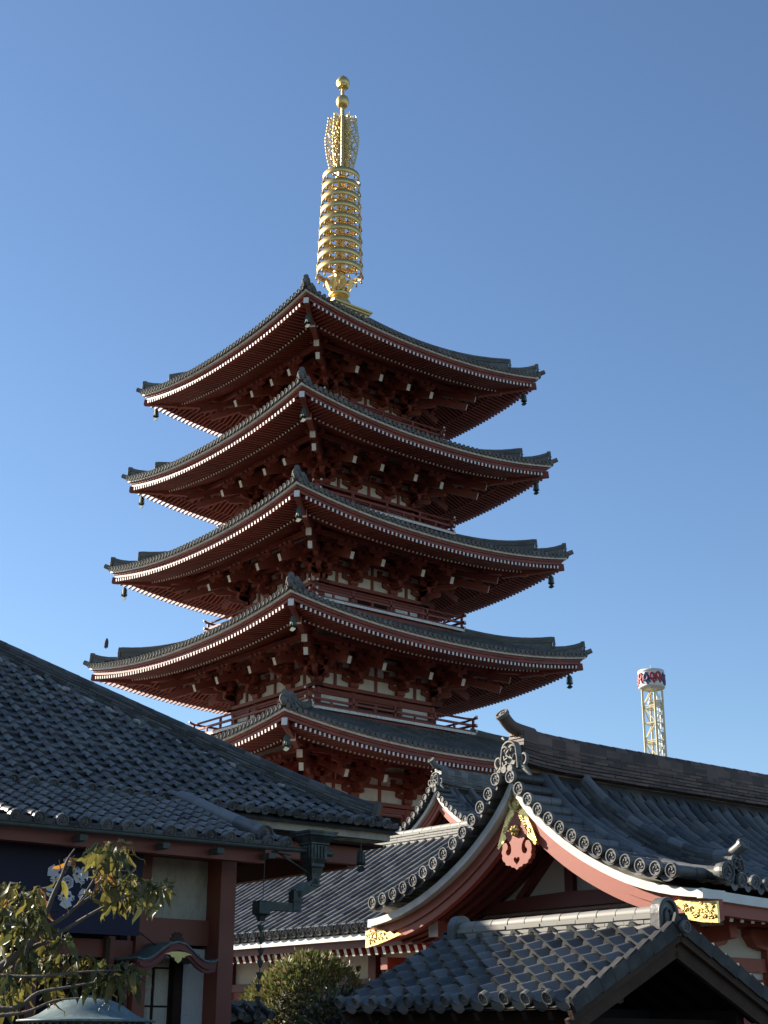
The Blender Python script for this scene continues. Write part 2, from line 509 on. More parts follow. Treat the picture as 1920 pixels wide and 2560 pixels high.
# ================================================================== PAGODA (local axes: x = e1, y = e2, centre = axis)
PA, PB = 41.7257, 56.2598
pag, _ = site('pagoda', 'tall vermilion five-storey pagoda with grey tiled roofs and a golden spire', 'pagoda', PA, PB, 0)
HS = [7.528, 7.864, 8.280, 8.783, 9.286]
ZC = [34.31, 29.32, 24.326, 19.226, 14.064]
WW = [2.41, 2.75, 3.08, 3.42, 3.75]      # corner pillar centre
WV = [0.89, 1.06, 1.23, 1.40, 1.57]      # inner pillar
LIFT = 0.75
def rotz(k):
    c, s = [(1, 0), (0, 1), (-1, 0), (0, -1)][k]
    return np.array([[c, -s, 0], [s, c, 0], [0, 0, 1.0]])
class RMB(MB):
    """mesh builder that can turn what was added since a mark by quarter turns"""
    def turned(s, fn, ks=(0, 1, 2, 3)):
        t = MB(); fn(t)
        for k in ks:
            Rk = rotz(k)
            s.add([Rk @ np.array(p) for p in t.v], [], 0)
            o = len(s.v) - len(t.v)
            for f, mm, sm in zip(t.f, t.m, t.sm):
                s.f.append(tuple(i + o for i in f)); s.m.append(mm); s.sm.append(sm)

def pag_roof(i):
    hs, zc = HS[i], ZC[i]
    zm = zc - LIFT
    hin = [1.15, WW[0] + 1.35, WW[1] + 1.35, WW[2] + 1.35, WW[3] + 1.35][i]
    Lf = lambda u: LIFT * min(1.35, (abs(u) / hs)) ** 2.2
    if i == 0: rise = lambda v: .42 * v + .040 * v * v
    else: rise = lambda v: .32 * v + .022 * v * v
    S = lambda u, v: V3(u, -hs + v, zm + .135 + Lf(u) + rise(v))
    # tiled roof
    rb = RMB()
    def tl(b):
        tile_field(b, S, -hs + .10, hs - .10, .287, -.11, lambda u: min(hs - abs(u), hs - hin), min(.6, .6), 'roll', .075, .03, .02, .03, True, 0, dr=.105, jit=.5)
        # deck under the tiles
        N = 24
        us = np.linspace(-1, 1, N + 1)
        for j in range(4):
            v0, v1 = (hs - hin) * j / 4 - (.09 if j == 0 else 0), (hs - hin) * (j + 1) / 4
            for q in range(N):
                p = [S(us[q] * (hs - v0), v0), S(us[q + 1] * (hs - v0), v0), S(us[q + 1] * (hs - v1), v1), S(us[q] * (hs - v1), v1)]
                b.quad(*[x - V3(0, 0, .035) for x in p])
    rb.turned(tl)
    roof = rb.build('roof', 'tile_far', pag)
    us = np.linspace(-1, 1, 41)
    # white fascia strip and red eave boards
    fb = RMB(); eb = RMB(); sb = RMB()
    def bands(b, y0, zt, zb, y1, m=0):
        for q in range(40):
            pts = []
            for t in (us[q], us[q + 1]):
                u0 = t * (hs - y0); u1 = t * (hs - y1); L0 = Lf(t * hs)
                pts.append((V3(u0, -hs + y0, zm + L0 + zt), V3(u0, -hs + y0, zm + L0 + zb), V3(u1, -hs + y1, zm + L0 + zb), V3(u1, -hs + y1, zm + L0 + zt)))
            A, B = pts
            b.quad(A[0], A[1], B[1], B[0], m); b.quad(A[1], A[2], B[2], B[1], m); b.quad(A[0], B[0], B[3], A[3], m)
    fb.turned(lambda b: bands(b, 0.0, .060, -.055, .5))
    fb.build('white_fascia', 'cream_paint', roof)
    eb.turned(lambda b: (bands(b, .12, -.056, -.17, .6), bands(b, .18, -.171, -.33, .6), bands(b, 1.30, -.17, -.275, 1.6)))
    eb.build('eave_board', 'red_lacquer', roof)
    # soffit
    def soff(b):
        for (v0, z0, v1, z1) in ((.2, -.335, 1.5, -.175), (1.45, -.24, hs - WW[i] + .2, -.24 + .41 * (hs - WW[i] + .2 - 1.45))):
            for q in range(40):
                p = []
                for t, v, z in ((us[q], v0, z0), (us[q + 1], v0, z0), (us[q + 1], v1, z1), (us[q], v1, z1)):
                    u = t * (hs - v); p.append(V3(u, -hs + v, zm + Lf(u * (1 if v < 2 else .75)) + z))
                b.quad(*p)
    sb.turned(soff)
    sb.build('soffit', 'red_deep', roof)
    # rafters of one side, white painted ends; the other three sides are turned copies
    ra = MB()
    sp = .240
    n1 = int((hs - .45) / sp)
    for k in range(-n1, n1 + 1):
        u = (k + .0) * sp
        if abs(u) < hs - .50:
            v1 = min(1.62, hs - abs(u) - .02)
            ra.beam(V3(u, -hs + v1, zm + Lf(u) - .45 + .12 * (v1 - .06)), V3(u, -hs + .06, zm + Lf(u) - .45), .10, .14, 0, 1)
        if abs(u) < hs - 1.66:
            v1 = min(hs - WW[i] - .1, hs - abs(u) - .02)
            Li = Lf(u)
            ra.beam(V3(u, -hs + v1, zm + Li * .8 - .35 + .41 * (v1 - 1.47)), V3(u, -hs + 1.47, zm + Li - .35), .10, .17, 0, 1)
    ro = ra.build('rafters', ['red_lacquer', 'white'], roof)
    for k in (1, 2, 3): part_copy(ro, roof, k * math.pi / 2)
    # hip rafter with white ends, hip ridges, ridge-end ornament
    hb = MB()
    q = math.sqrt(.5)
    D = lambda r, z: V3(-r, -r, z)
    hb.beam(D(hs - 2.3, zm - .05), D(hs - .11, zc - .47), .24, .30, 0, 1)
    hb.beam(D(WW[i], zm + .55), D(hs - 1.41, zc - .72), .30, .36, 0, 1)
    hr = hb.build('hip_rafter', ['red_lacquer', 'white'], roof)
    rg = MB()
    hipz = lambda r: float(S(r, hs - r)[2])
    def path(ra_, rb_, up_, n=9):
        out = []
        for t in np.linspace(0, 1, n):
            r = ra_ + (rb_ - ra_) * t
            out.append(D(r, hipz(r) + .02 + up_ * t ** 2.6))
        return out
    noshi_ridge(rg, path(hin, hs - 1.12, .42), .32, 3, .075, .085, .45)
    noshi_ridge(rg, path(hs - 1.5, hs - .10, .36), .28, 2, .075, .08, .40)
    for ra_, rb_, up_ in ((hin, hs - 1.12, .42), (hs - 1.5, hs - .10, .36)):     # courses filling the swept-up end
        top = path(ra_, rb_, up_)
        sd_ = nrm(V3(1, -1, 0)) * .115
        for q_ in range(len(top) - 1):
            r0, r1 = ra_ + (rb_ - ra_) * q_ / (len(top) - 1), ra_ + (rb_ - ra_) * (q_ + 1) / (len(top) - 1)
            b0, b1 = D(r0, hipz(r0) - .03), D(r1, hipz(r1) - .03)
            t0, t1 = top[q_] + V3(0, 0, .03), top[q_ + 1] + V3(0, 0, .03)
            vs = [b0 - sd_, b1 - sd_, t1 - sd_, t0 - sd_, b0 + sd_, b1 + sd_, t1 + sd_, t0 + sd_]
            rg.add(vs, [(0, 1, 2, 3), (4, 7, 6, 5), (1, 5, 6, 2), (0, 3, 7, 4)])
    dv = nrm(V3(-1, -1, 0))
    rg.tube([D(hs - .25, hipz(hs) + .08), D(hs + .05, hipz(hs) + .10), D(hs + .22, hipz(hs) + .20)], [.13, .13, .12], 8)
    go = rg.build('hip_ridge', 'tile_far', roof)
    oos = []
    for (r, zz, ww_, hh_) in ((hs - .06, .16, .42, .38), (hs - 1.08, .16, .42, .46)):
        ob = MB()
        c = D(r, hipz(r) + zz)
        oni(ob, c, dv, ww_, hh_, 0, False, .11, False)
        ob.tube([c - dv * .12 + V3(0, 0, hh_ * .98), c + dv * .07 + V3(0, 0, hh_ * 1.04)], .125, 12)
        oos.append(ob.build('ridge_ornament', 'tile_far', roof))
    for k in (1, 2, 3):
        part_copy(hr, roof, k * math.pi / 2); part_copy(go, roof, k * math.pi / 2); [part_copy(oo, roof, k * math.pi / 2) for oo in oos]
    return roof

# bracket complex: local x along the wall, -y outward, z measured from the beam top
def bracket_mesh(name, diag=False):
    b = MB()
    q = math.sqrt(2) if diag else 1.0
    def arm_y(l, z, w=.19, h=.24):
        pl = [(0, 0), (0, h), (l, h), (l, h * .45), (l - .08, h * .15), (l - .22, 0)]
        b.prism(pl, lambda x, y, t: V3(t, -x, z + y), -w / 2, w / 2, 0)
    def arm_x(l, y, z, w=.19, h=.24, blocks=3):
        pl = [(-l, h), (l, h), (l, h * .5), (l - .06, h * .22), (l - .16, .04), (l - .3, 0), (-l + .3, 0), (-l + .16, .04), (-l + .06, h * .22), (-l, h * .5)]
        b.prism(pl, lambda x, yy, t: V3(x, y + t, z + yy), -w / 2, w / 2, 0)
        for k in range(blocks):
            x = (-1 + 2 * k / (blocks - 1)) * (l - .13)
            b.beam(V3(x, y, z + h), V3(x, y, z + h + .09), .17, .17, 0, upv=(0, 1, 0), w1=.27, h1=.27)
            b.box(V3(x, y, z + h + .135), (.27, .27, .09))
    b.beam(V3(0, 0, 0), V3(0, 0, .15), .30, .30, 0, upv=(0, 1, 0), w1=.46, h1=.46)
    b.box(V3(0, 0, .23), (.46, .46, .16))
    if not diag:
        arm_x(.62, 0, .31); arm_x(.92, 0, .73)
        arm_x(.55, -.55, .73); arm_x(.60, -1.12, 1.10)
    arm_y(.72 * q, .31); arm_y(1.28 * q, .73); arm_y(1.5 * q, 1.08)
    for yy, z in ((-.55, .55), (-1.12, .97)):
        b.box(V3(0, yy * q, z + .1), (.27, .27, .18))
    # tail rafter with white end
    b.beam(V3(0, 0, 1.62), V3(0, -2.42 * q, .66), .20, .34, 0, 1)
    # upper small arm carrying the purlin
    y = -2.05 * q
    b.box(V3(0, y, 1.06), (.28, .28, .22))
    if not diag:
        arm_x(.52, y, 1.16, .17, .20)
    else:
        b.beam(V3(0, 0, 2.0), V3(0, -2.75 * q, 1.13), .26, .34, 0, 1)
    return b

bm_face = bracket_mesh('bracket_set').build('bracket_set', ['red_lacquer', 'white'], pag)
bm_diag = bracket_mesh('bracket_set', True).build('corner_bracket', ['red_lacquer', 'white'], pag)
first_face = [True]; first_diag = [True]

def pag_storey(i):
    zc = ZC[i]; zm = zc - LIFT; w, v = WW[i], WV[i]
    zb = zm - 1.43                      # top of the wall plate, where the brackets start
    zd = (ZC[i + 1] + 1.40) if i < 4 else 9.0        # deck level
    wl = MB()
    # white infill wall behind the brackets (four sides) and below
    for k in range(4):
        pass
    wl.bx((-w + .02, -w + .02, zd - .6), (w - .02, w - .02, zm + 1.6))
    wall = wl.build('wall', 'cream_paint', pag)
    bb = RMB()
    def beams(b):
        b.bx((-w - .35, -w - .35, zb - .16), (w + .35, -w + .25, zb))                # plate
        b.bx((-w - .16, -w - .13, zb - .42), (w + .16, -w + .10, zb - .18))          # head tie beam
        b.bx((-w, -w - .10, zb + .64), (w, -w + .10, zb + .81))
        b.bx((-w, -w - .10, zb + 1.28), (w, -w + .10, zb + 1.46))
        b.bx((-w, -w - .10, zb + 1.75), (w, -w + .10, zb + 2.0))
        for x in (-(w + v) / 2, 0, (w + v) / 2):
            b.bx((x - .07, -w - .05, zb), (x + .07, -w + .10, zb + 1.3))             # struts between the brackets
        b.bx((-w - .16, -w - .14, zd + .02), (w + .16, -w + .10, zd + .22))          # sill
        b.bx((-w, -w - .12, zd + .60), (-v, -w + .10, zd + .72)); b.bx((v, -w - .12, zd + .60), (w, -w + .10, zd + .72))
        y = -w - 2.05
        b.bx((-w - 2.6, y - .10, zb + 1.46), (w + 2.6, y + .10, zb + 1.66))          # purlin carried by the brackets
        y = -w - .57
        b.bx((-w - 1.1, y - .08, zb + 1.16), (w + 1.1, y + .08, zb + 1.36))
        y = -w - 1.14
        b.bx((-w - 1.7, y - .08, zb + 1.52), (w + 1.7, y + .08, zb + 1.70))
    bb.turned(beams)
    bb.build('tie_beam', 'red_lacquer', wall)
    pb = MB(); pb.lathe([(.19, zd - .6), (.19, zb - .14)], 14, (0, 0, 0))
    po = pb.build('pillar', 'red_lacquer', wall)
    firstp = True
    spots = [(-w, -w), (-v, -w), (v, -w), (w, -w), (w, -v), (w, v), (w, w), (v, w), (-v, w), (-w, w), (-w, v), (-w, -v)]
    for (x, y) in spots:
        p = po if firstp else part_copy(po, wall)
        firstp = False
        p.location = (x, y, 0)
    # doors in the centre bay, lattice windows at the sides
    db = MB()
    db.bx((-v + .2, -w - .04, zd + .1), (v - .2, -w + .06, zb - .45))
    db2 = MB()
    for x0, x1 in ((-v + .26, -.03), (.03, v - .26)):
        db2.bx((x0 + .06, -w - .055, zd + .75), (x1 - .06, -w - .02, zb - .55))
    do = db.build('door', 'red_lacquer', wall); pn = db2.build('door_panel', 'wood_dark', wall)
    for k in (1, 2, 3): part_copy(do, wall, k * math.pi / 2); part_copy(pn, wall, k * math.pi / 2)
    # brackets
    for k in range(4):
        for x in (-w, -v, v, w):
            o = bm_face if first_face[0] else part_copy(bm_face, pag)
            first_face[0] = False
            o.location = tuple(rotz(k) @ V3(x, -w, zb)); o.rotation_euler = (0, 0, k * math.pi / 2)
        o = bm_diag if first_diag[0] else part_copy(bm_diag, pag)
        first_diag[0] = False
        o.location = tuple(rotz(k) @ V3(-w, -w, zb)); o.rotation_euler = (0, 0, k * math.pi / 2 - math.pi / 4)
    # balcony
    if i < 4:
        hb = w + 1.61
        dk = MB()
        dk.bx((-hb, -hb, zd + .0), (hb, hb, zd + .02), 0)
        dk.bx((-hb + .12, -hb + .12, zd - .9), (hb - .12, hb - .12, zd - .01), 0)
        n = int(hb * 2 / .22)
        for k in range(4):
            Rk = rotz(k)
            for j in range(n):
                x0 = -hb + j * 2 * hb / n
                c = Rk @ V3(x0 + hb / n, -hb, zd + .065)
                dk.box(c, (2 * hb / n - .012, .10, .12), 1, np.array([Rk @ V3(1, 0, 0), Rk @ V3(0, 1, 0), V3(0, 0, 1)]))
        deck = dk.build('balcony', ['red_lacquer', 'white'], pag)
        rb = MB()
        y = -hb + .16; e = hb - .10
        ext = .20
        rb.beam(V3(-e - ext, y, zd + .19), V3(e + ext, y, zd + .19), .11, .12, 0, 1, 1)
        rb.beam(V3(-e - ext, y, zd + .50), V3(e + ext, y, zd + .50), .10, .10, 0, 1, 1)
        rb.tube([V3(-e - ext, y, zd + .90), V3(-e, y, zd + .82), V3(-e + .5, y, zd + .78), V3(e - .5, y, zd + .78), V3(e, y, zd + .82), V3(e + ext, y, zd + .90)], .055, 8, 0)
        for sx in (-1, 1):
            rb.lathe([(.060, 0), (.060, .03)], 8, V3(sx * (e + ext), y, zd + .90), 1, False, np.array([V3(0, 1, 0), V3(0, 0, 1), V3(sx, 0, 0)]))
            rb.box(V3(sx * (e + ext + .016), y, zd + .90), (.03, .085, .085), 1)
        ns = 4
        for j in range(ns + 1):
            x = -e + .05 + (2 * e - .1) * j / ns
            rb.beam(V3(x, y, zd + .02), V3(x, y, zd + .78), .10, .10, 0)
            if j < ns:
                xm = x + (2 * e - .1) / ns / 2
                rb.beam(V3(xm, y, zd + .2), V3(xm, y, zd + .5), .09, .09, 0)
        ro = rb.build('railing', ['red_lacquer', 'white'], deck)
        for k in (1, 2, 3): part_copy(ro, deck, k * math.pi / 2)
    else:
        st = MB(); st.bx((-w - 2.2, -w - 2.2, 0), (w + 2.2, w + 2.2, 9.0)); st.build('podium', 'stucco_pale', pag)

for i in range(5):
    pag_roof(i); pag_storey(i)

# ---- golden spire
spz = 37.75
sp = MB()
sp.bx((-1.12, -1.12, spz - .5), (1.12, 1.12, 38.44)); sp.bx((-1.22, -1.22, 38.44), (1.22, 1.22, 38.56)); sp.bx((-1.3, -1.3, 38.562), (1.3, 1.3, 38.66))
for k in range(4):
    for x in (-.9, 0, .9):
        Rk = rotz(k); sp.box(Rk @ V3(x, -1.13, 38.1), (.07, .04, .7), 0, np.array([Rk @ V3(1, 0, 0), Rk @ V3(0, 1, 0), V3(0, 0, 1)]))
spire = sp.build('spire', 'gold', pag)
d = MB(); d.lathe([(.95, 38.66), (.95, 38.78), (.90, 39.0), (.80, 39.25), (.62, 39.48), (.40, 39.60)], 28)
d.lathe([(.40, 39.58), (.62, 39.66), (.72, 39.78), (.62, 39.86), (.5, 39.92), (.62, 40.0), (.66, 40.08)], 28)
d.build('dome_base', 'gold', spire)
lp = MB()
pl = [(-.10, 0), (-.22, .22), (-.24, .42), (-.16, .60), (-.04, .66), (.04, .66), (.16, .60), (.24, .42), (.22, .22), (.10, 0)]
for k in range(8):
    a = k * math.pi / 4 + .39
    ex = V3(math.cos(a), math.sin(a), 0); ey = V3(-math.sin(a), math.cos(a), 0)
    f3 = lambda x, y, t: ex * (.62 + .34 * math.sin(y * 2.0) + t) + ey * x + V3(0, 0, 39.92 + y)
    lp.prism(pl, f3, -.015, .015)
lp.build('lotus_petals', 'gold', spire)
sh = MB(); sh.lathe([(.36, 39.8), (.34, 41.2), (.31, 44.5), (.29, 47.4), (.31, 47.6), (.29, 50.9), (.26, 51.2), (.15, 51.3), (.13, 51.9)], 16)
sh.lathe([(.11, 51.8), (.11, 53.3)], 12)
sh.build('shaft', 'gold', spire)
for k in range(9):
    zr = 47.15 - k * .745; r = 1.27 + .034 * k
    rb = MB()
    rb.lathe([(r - .035, -.17), (r, -.17), (r + .01, .17), (r - .03, .17), (r - .035, -.17)], 40, (0, 0, zr))
    for j in range(8):
        a = j * math.pi / 4 + .2
        ex = V3(math.cos(a), math.sin(a), 0)
        # flat spoke: broad at hub and rim
        rb.beam(ex * .25 + V3(0, 0, zr), ex * (r - .02) + V3(0, 0, zr), .07, .05)
    rb.lathe([(.42, -.07), (.46, 0), (.42, .07)], 16, (0, 0, zr))
    for j in range(16):
        a = j * math.pi / 8 + .1
        ex = V3(math.cos(a), math.sin(a), 0)
        c = ex * (r + .02) + V3(0, 0, zr - .165)
        rb.lathe([(.01, .02), (.02, -.05), (.045, -.08), (.06, -.20), (.075, -.24)], 7, c, 1)
    ring = rb.build('spire_ring', ['gold', 'gold_dull'], spire)
# openwork flame fins
fl = MB()
random.seed(21)
def fin_out(t):   # half-width of the fin at height fraction t
    return 1.12 * (0.62 + .38 * math.sin(min(1, t * 1.25 + .12) * math.pi * .62)) * (1 - .38 * max(0, t - .55))
for k in range(8):
    a = k * math.pi / 4 + R(-38.6)
    FS = 1.0 if k % 2 == 0 else .72
    ex = V3(math.cos(a), math.sin(a), 0); ez = V3(0, 0, 1); ey = np.cross(ez, ex)
    z0, z1 = 47.75, 51.3
    pt = lambda x, t: ex * (.2 + (x - .2) * FS) + ez * (z0 + (z1 - z0) * t) + ey * uni(-.004, .004)
    # interlaced wavy strands + curled flame tips
    for s in range(15):
        t0 = s / 15 * .94
        pts = []; rs = []
        W_ = fin_out(t0 + .04)
        n = 9
        ph = uni(0, 6)
        for j in range(n):
            q = j / (n - 1)
            x = .2 + (W_ - .2) * q + .03 * math.sin(q * 9 + ph)
            t = t0 + .06 * math.sin(q * 7 + ph) * (1 - q) + .10 * q * q
            pts.append(pt(x, t)); rs.append(.055 * (1 - .5 * q))
        fl.tube(pts, rs, 5)
    for s in range(5):
        x0 = .28 + s * .17
        pts = []
        for j in range(22):
            t = j / 21
            lim = fin_out(t)
            x = min(x0 + .10 * math.sin(t * 24 + s * 2.1), lim - .08 * s * 0 - .03)
            pts.append(pt(x, t * .97))
        fl.tube(pts, .046, 5)
    for s in range(16):   # flame licks along the outer edge
        t0 = s / 16
        x = fin_out(t0) - .06
        c = [pt(x, t0), pt(x + .10, t0 + .02), pt(x + .12, t0 + .055), pt(x + .05, t0 + .085)]
        fl.tube(catm(c, 3), [.045] * 4 + [.035] * 3 + [.025] * 2 + [.008], 5)
    for s in range(4):
        x = .25 + s * .16
        c = [pt(x, .95), pt(x + .05, .98), pt(x + .02, 1.02)]
        fl.tube(c, [.04, .03, .008], 5)
fl.build('flame_fins', 'gold_pale', spire)
bl = MB()
bl.lathe([(.13, 51.90), (.26, 51.93), (.38, 52.03), (.44, 52.18), (.455, 52.30), (.44, 52.42), (.38, 52.56), (.26, 52.66), (.13, 52.70)], 24)
bl.build('spire_ball', 'gold', spire)
jw = MB()
jw.lathe([(.12, 53.24), (.30, 53.27), (.43, 53.40), (.48, 53.55), (.46, 53.70), (.36, 53.86), (.20, 53.99), (.07, 54.06), (.015, 54.17)], 24)
for k in range(6):
    a = k * math.pi / 3
    ex = V3(math.cos(a), math.sin(a), 0); ey = V3(-math.sin(a), math.cos(a), 0)
    jw.prism([(-.16, 0), (-.2, .2), (0, .34), (.2, .2), (.16, 0)], lambda x, y, t: ex * (.34 + .32 * y + t) + ey * x + V3(0, 0, 53.27 + y * .9), -.012, .012)
jw.build('spire_jewel', 'gold', spire)

for o_ in spire.children: o_.scale = (.81, .81, 1.0)

# ---- wind bells under the roof corners (things of their own)
def bell_parts(root, s=1.0, m='verdigris', wr=.72):
    b = MB()
    b.tube([V3(0, 0, 0), V3(0, 0, -.22 * s)], .018 * s, 6)
    b.lathe([(.02 * s, -.2 * s), (.11 * s, -.23 * s), (.145 * s, -.32 * s), (.155 * s, -.52 * s), (.19 * s, -.66 * s), (.165 * s, -.64 * s), (.12 * s, -.4 * s)], 14)
    for k in range(4):
        a = k * math.pi / 2; ex = V3(math.cos(a), math.sin(a), 0)
        b.tube([ex * .16 * s + V3(0, 0, -.28 * s), ex * .205 * s + V3(0, 0, -.66 * s)], .02 * s, 5)
    o = b.build('bell', m, root); o.scale = (wr, wr, 1)
    c = MB()
    c.tube([V3(0, 0, -.5 * s), V3(0, 0, -.74 * s)], .015 * s, 5)
    pl = [(-.24, -.80), (-.17, -.76), (-.1, -.70), (.1, -.70), (.17, -.76), (.24, -.80), (.13, -.86), (0, -.89), (-.13, -.86)]
    c.prism([(x * s, y * s) for x, y in pl], lambda x, y, t: V3(x * .78 - t * .62, -x * .62 - t * .78, y), -.02 * s, .02 * s)
    o = c.build('clapper', m, root); o.scale = (wr, wr, 1)
tier = ['topmost', 'second highest', 'middle', 'second lowest', 'lowest visible']
cn = {0: ('near', -1, -1), 1: ('right', 1, -1), 3: ('left', -1, 1)}
proto = None
for i in range(5):
    for k, (nm, sx, sy) in cn.items():
        if i == 3 and k == 3: continue
        if i == 4 and k != 0: continue
        r = HS[i] - .58
        p = W(PA + sx * r, PB + sy * r, ZC[i] - .66)
        lab = 'green bronze wind bell hanging from the %s corner of the %s pagoda roof' % (nm, tier[i])
        if proto is None:
            proto = thing('wind_bell', lab, 'wind bell', p, 0, 'wind bells under the pagoda roof corners'); bell_parts(proto); o = proto
        else:
            o = copy_tree(proto); o['label'] = lab; o.location = tuple(p)

# small bird in the air above the left roof tip
bd = thing('bird', 'small dark bird in the air above the left tip of a lower pagoda roof', 'bird', (0, 0, 0))
b = MB()
q = W(PA - HS[3] + .55, PB + HS[3] - .55, 0); q[2] = 0
dirr = None
b.lathe([(.01, .25), (.05, .21), (.07, .16), (.10, .06), (.105, -.05), (.08, -.17), (.04, -.26), (.01, -.30)], 10)
bd.location = tuple(q + V3(0, 0, 20.55)); bd.rotation_euler = (0.25, .1, 0)
bo = b.build('body', 'bird', bd)
b = MB()
for s in (-1, 1):
    b.prism([(0, .15), (.07, .05), (.09, -.15), (.02, -.33), (-.02, -.1)], lambda x, y, t: V3(s * (.075 + t), x * .8, y * .8), -.01, .02)
b.build('wing', 'bird', bo)

# ================================================================== GABLE HALLS (local: x = e1 back from the gable front, y = e2)
OUT_D = [0, .2, .45, .78, 1.13, 1.5, 1.9, 2.3, 2.7, 3.15, 3.6, 4.2]
OUT_Z = [5.54, 5.25, 4.98, 4.70, 4.45, 4.23, 4.03, 3.86, 3.73, 3.63, 3.57, 3.53]
def prof(d): 
    d = abs(d)
    # smoothed interpolation
    return float(np.mean([np.interp(max(0, d + e), OUT_D, OUT_Z) for e in (-.12, -.06, 0, .06, .12)])) if d > .15 else float(np.interp(d, OUT_D, OUT_Z))
def curve(dd, dz=0.0, perp=0.0):
    """points of the barge curve pushed inwards (down) along its normal"""
    out = []
    for d in dd:
        t = V3(1, (prof(d + .05) - prof(max(0, d - .05))) / (.05 + min(d, .05)), 0); t = nrm(t)
        n = V3(t[1], -t[0], 0)       # pointing down/inwards
        if d < .01: n = V3(0, -1 / .64, 0)
        out.append((max(0.0, d + n[0] * perp), prof(d) + n[1] * perp + dz))
    return out

def heart(cx, cz, s, n=18):
    pts = []
    for i in range(n):
        t = 2 * math.pi * i / n
        pts.append((cx + s * .0625 * 16 * math.sin(t) ** 3, cz + s * .0625 * (13 * math.cos(t) - 5 * math.cos(2 * t) - 2 * math.cos(3 * t) - math.cos(4 * t))))
    return pts

def crest_and_pendant(barge, F):
    random.seed(2)
    cb = MB()
    cz = 5.17
    cb.lathe([(.001, 0), (.10, 0), (.102, .05), (.135, .06), (.14, 0.0), (.14, -.05)], 24, V3(.10, 0, cz), 0, False, np.array([V3(0, -1, 0), V3(0, 0, 1), V3(-1, 0, 0)]))
    cm = MB()
    u = .026
    def cell(y0, z0, y1, z1): cm.bx((.078, min(y0, y1), cz + min(z0, z1)), (.10, max(y0, y1), cz + max(z0, z1)))
    h = u * .42; e = .066
    # viewer sees -y to the right
    cell(h, -e, -h, e)
    cell(-h, -h, -e, h); cell(h, -h, e, h)
    cell(-h, e - 2 * h, -e, e) if False else None
    # arms: emblem as on the photographed crest
    cell(h, e - 2 * h, e, e)           # top bar to the left
    cell(-h, -e, -e, -e + 2 * h)       # bottom bar to the right
    cell(-e, h, -e + 2 * h, e)         # right bar upwards
    cell(e, -h, e - 2 * h, -e)         # left bar downwards
    cr = cb.build('crest', 'gold_dull', barge)
    cm.build('crest_emblem', 'gold', cr)
    # pendant with heart-shaped hole
    pb = MB()
    half = [(.0, 5.03), (.25, 4.68), (.21, 4.61), (.155, 4.55), (.125, 4.50)]
    cur = [(.115, 4.44), (.125, 4.39), (.16, 4.355), (.21, 4.355), (.24, 4.39), (.235, 4.43), (.205, 4.45), (.195, 4.50), (.225, 4.55), (.285, 4.55), (.33, 4.49), (.34, 4.41), (.32, 4.36), (.33, 4.32), (.30, 4.27), (.26, 4.25), (.245, 4.21), (.19, 4.195), (.15, 4.20), (.11, 4.165), (.06, 4.16), (.0, 4.12)]
    hl = half + cur
    ht = heart(0, 4.265, .070)
    fr = lambda y, z, t: V3(t, y, z)
    # right half and left half, each cut round the heart
    hr = [p for p in ht if p[0] >= -1e-6]
    hr = sorted(hr, key=lambda p: -p[1])
    top = max(p[1] for p in ht if abs(p[0]) < 1e-3); bot = min(p[1] for p in ht)
    hr2 = ht[0:len(ht) // 2 + 1]
    for s in (1, -1):
        pl = [(s * y, z) for y, z in hl] + [(s * y, z) for y, z in hr2[::-1]]
        pb.prism(pl, fr, .07, .16)
    pend = pb.build('gable_pendant', 'red', barge)
    bo = MB()
    axb = np.array([V3(0, -1, 0), V3(0, 0, 1), V3(-1, 0, 0)])
    bo.lathe([(.075, 0), (.085, .02), (.06, .045), (.035, .06), (.03, .10), (.001, .11)], 12, V3(.07, 0, 4.72), 0, True, axb)
    for k in range(6):
        a = k * math.pi / 3
        bo.lathe([(.001, .05), (.03, .035), (.035, 0)], 8, V3(.06, .06 * math.cos(a), 4.72 + .06 * math.sin(a)), 0, True, axb)
    bo.tube([V3(.03, 0, 4.72), V3(-.10, 0, 4.70)], [.02, .012], 6)
    bo.build('boss', 'gold_dull', pend)

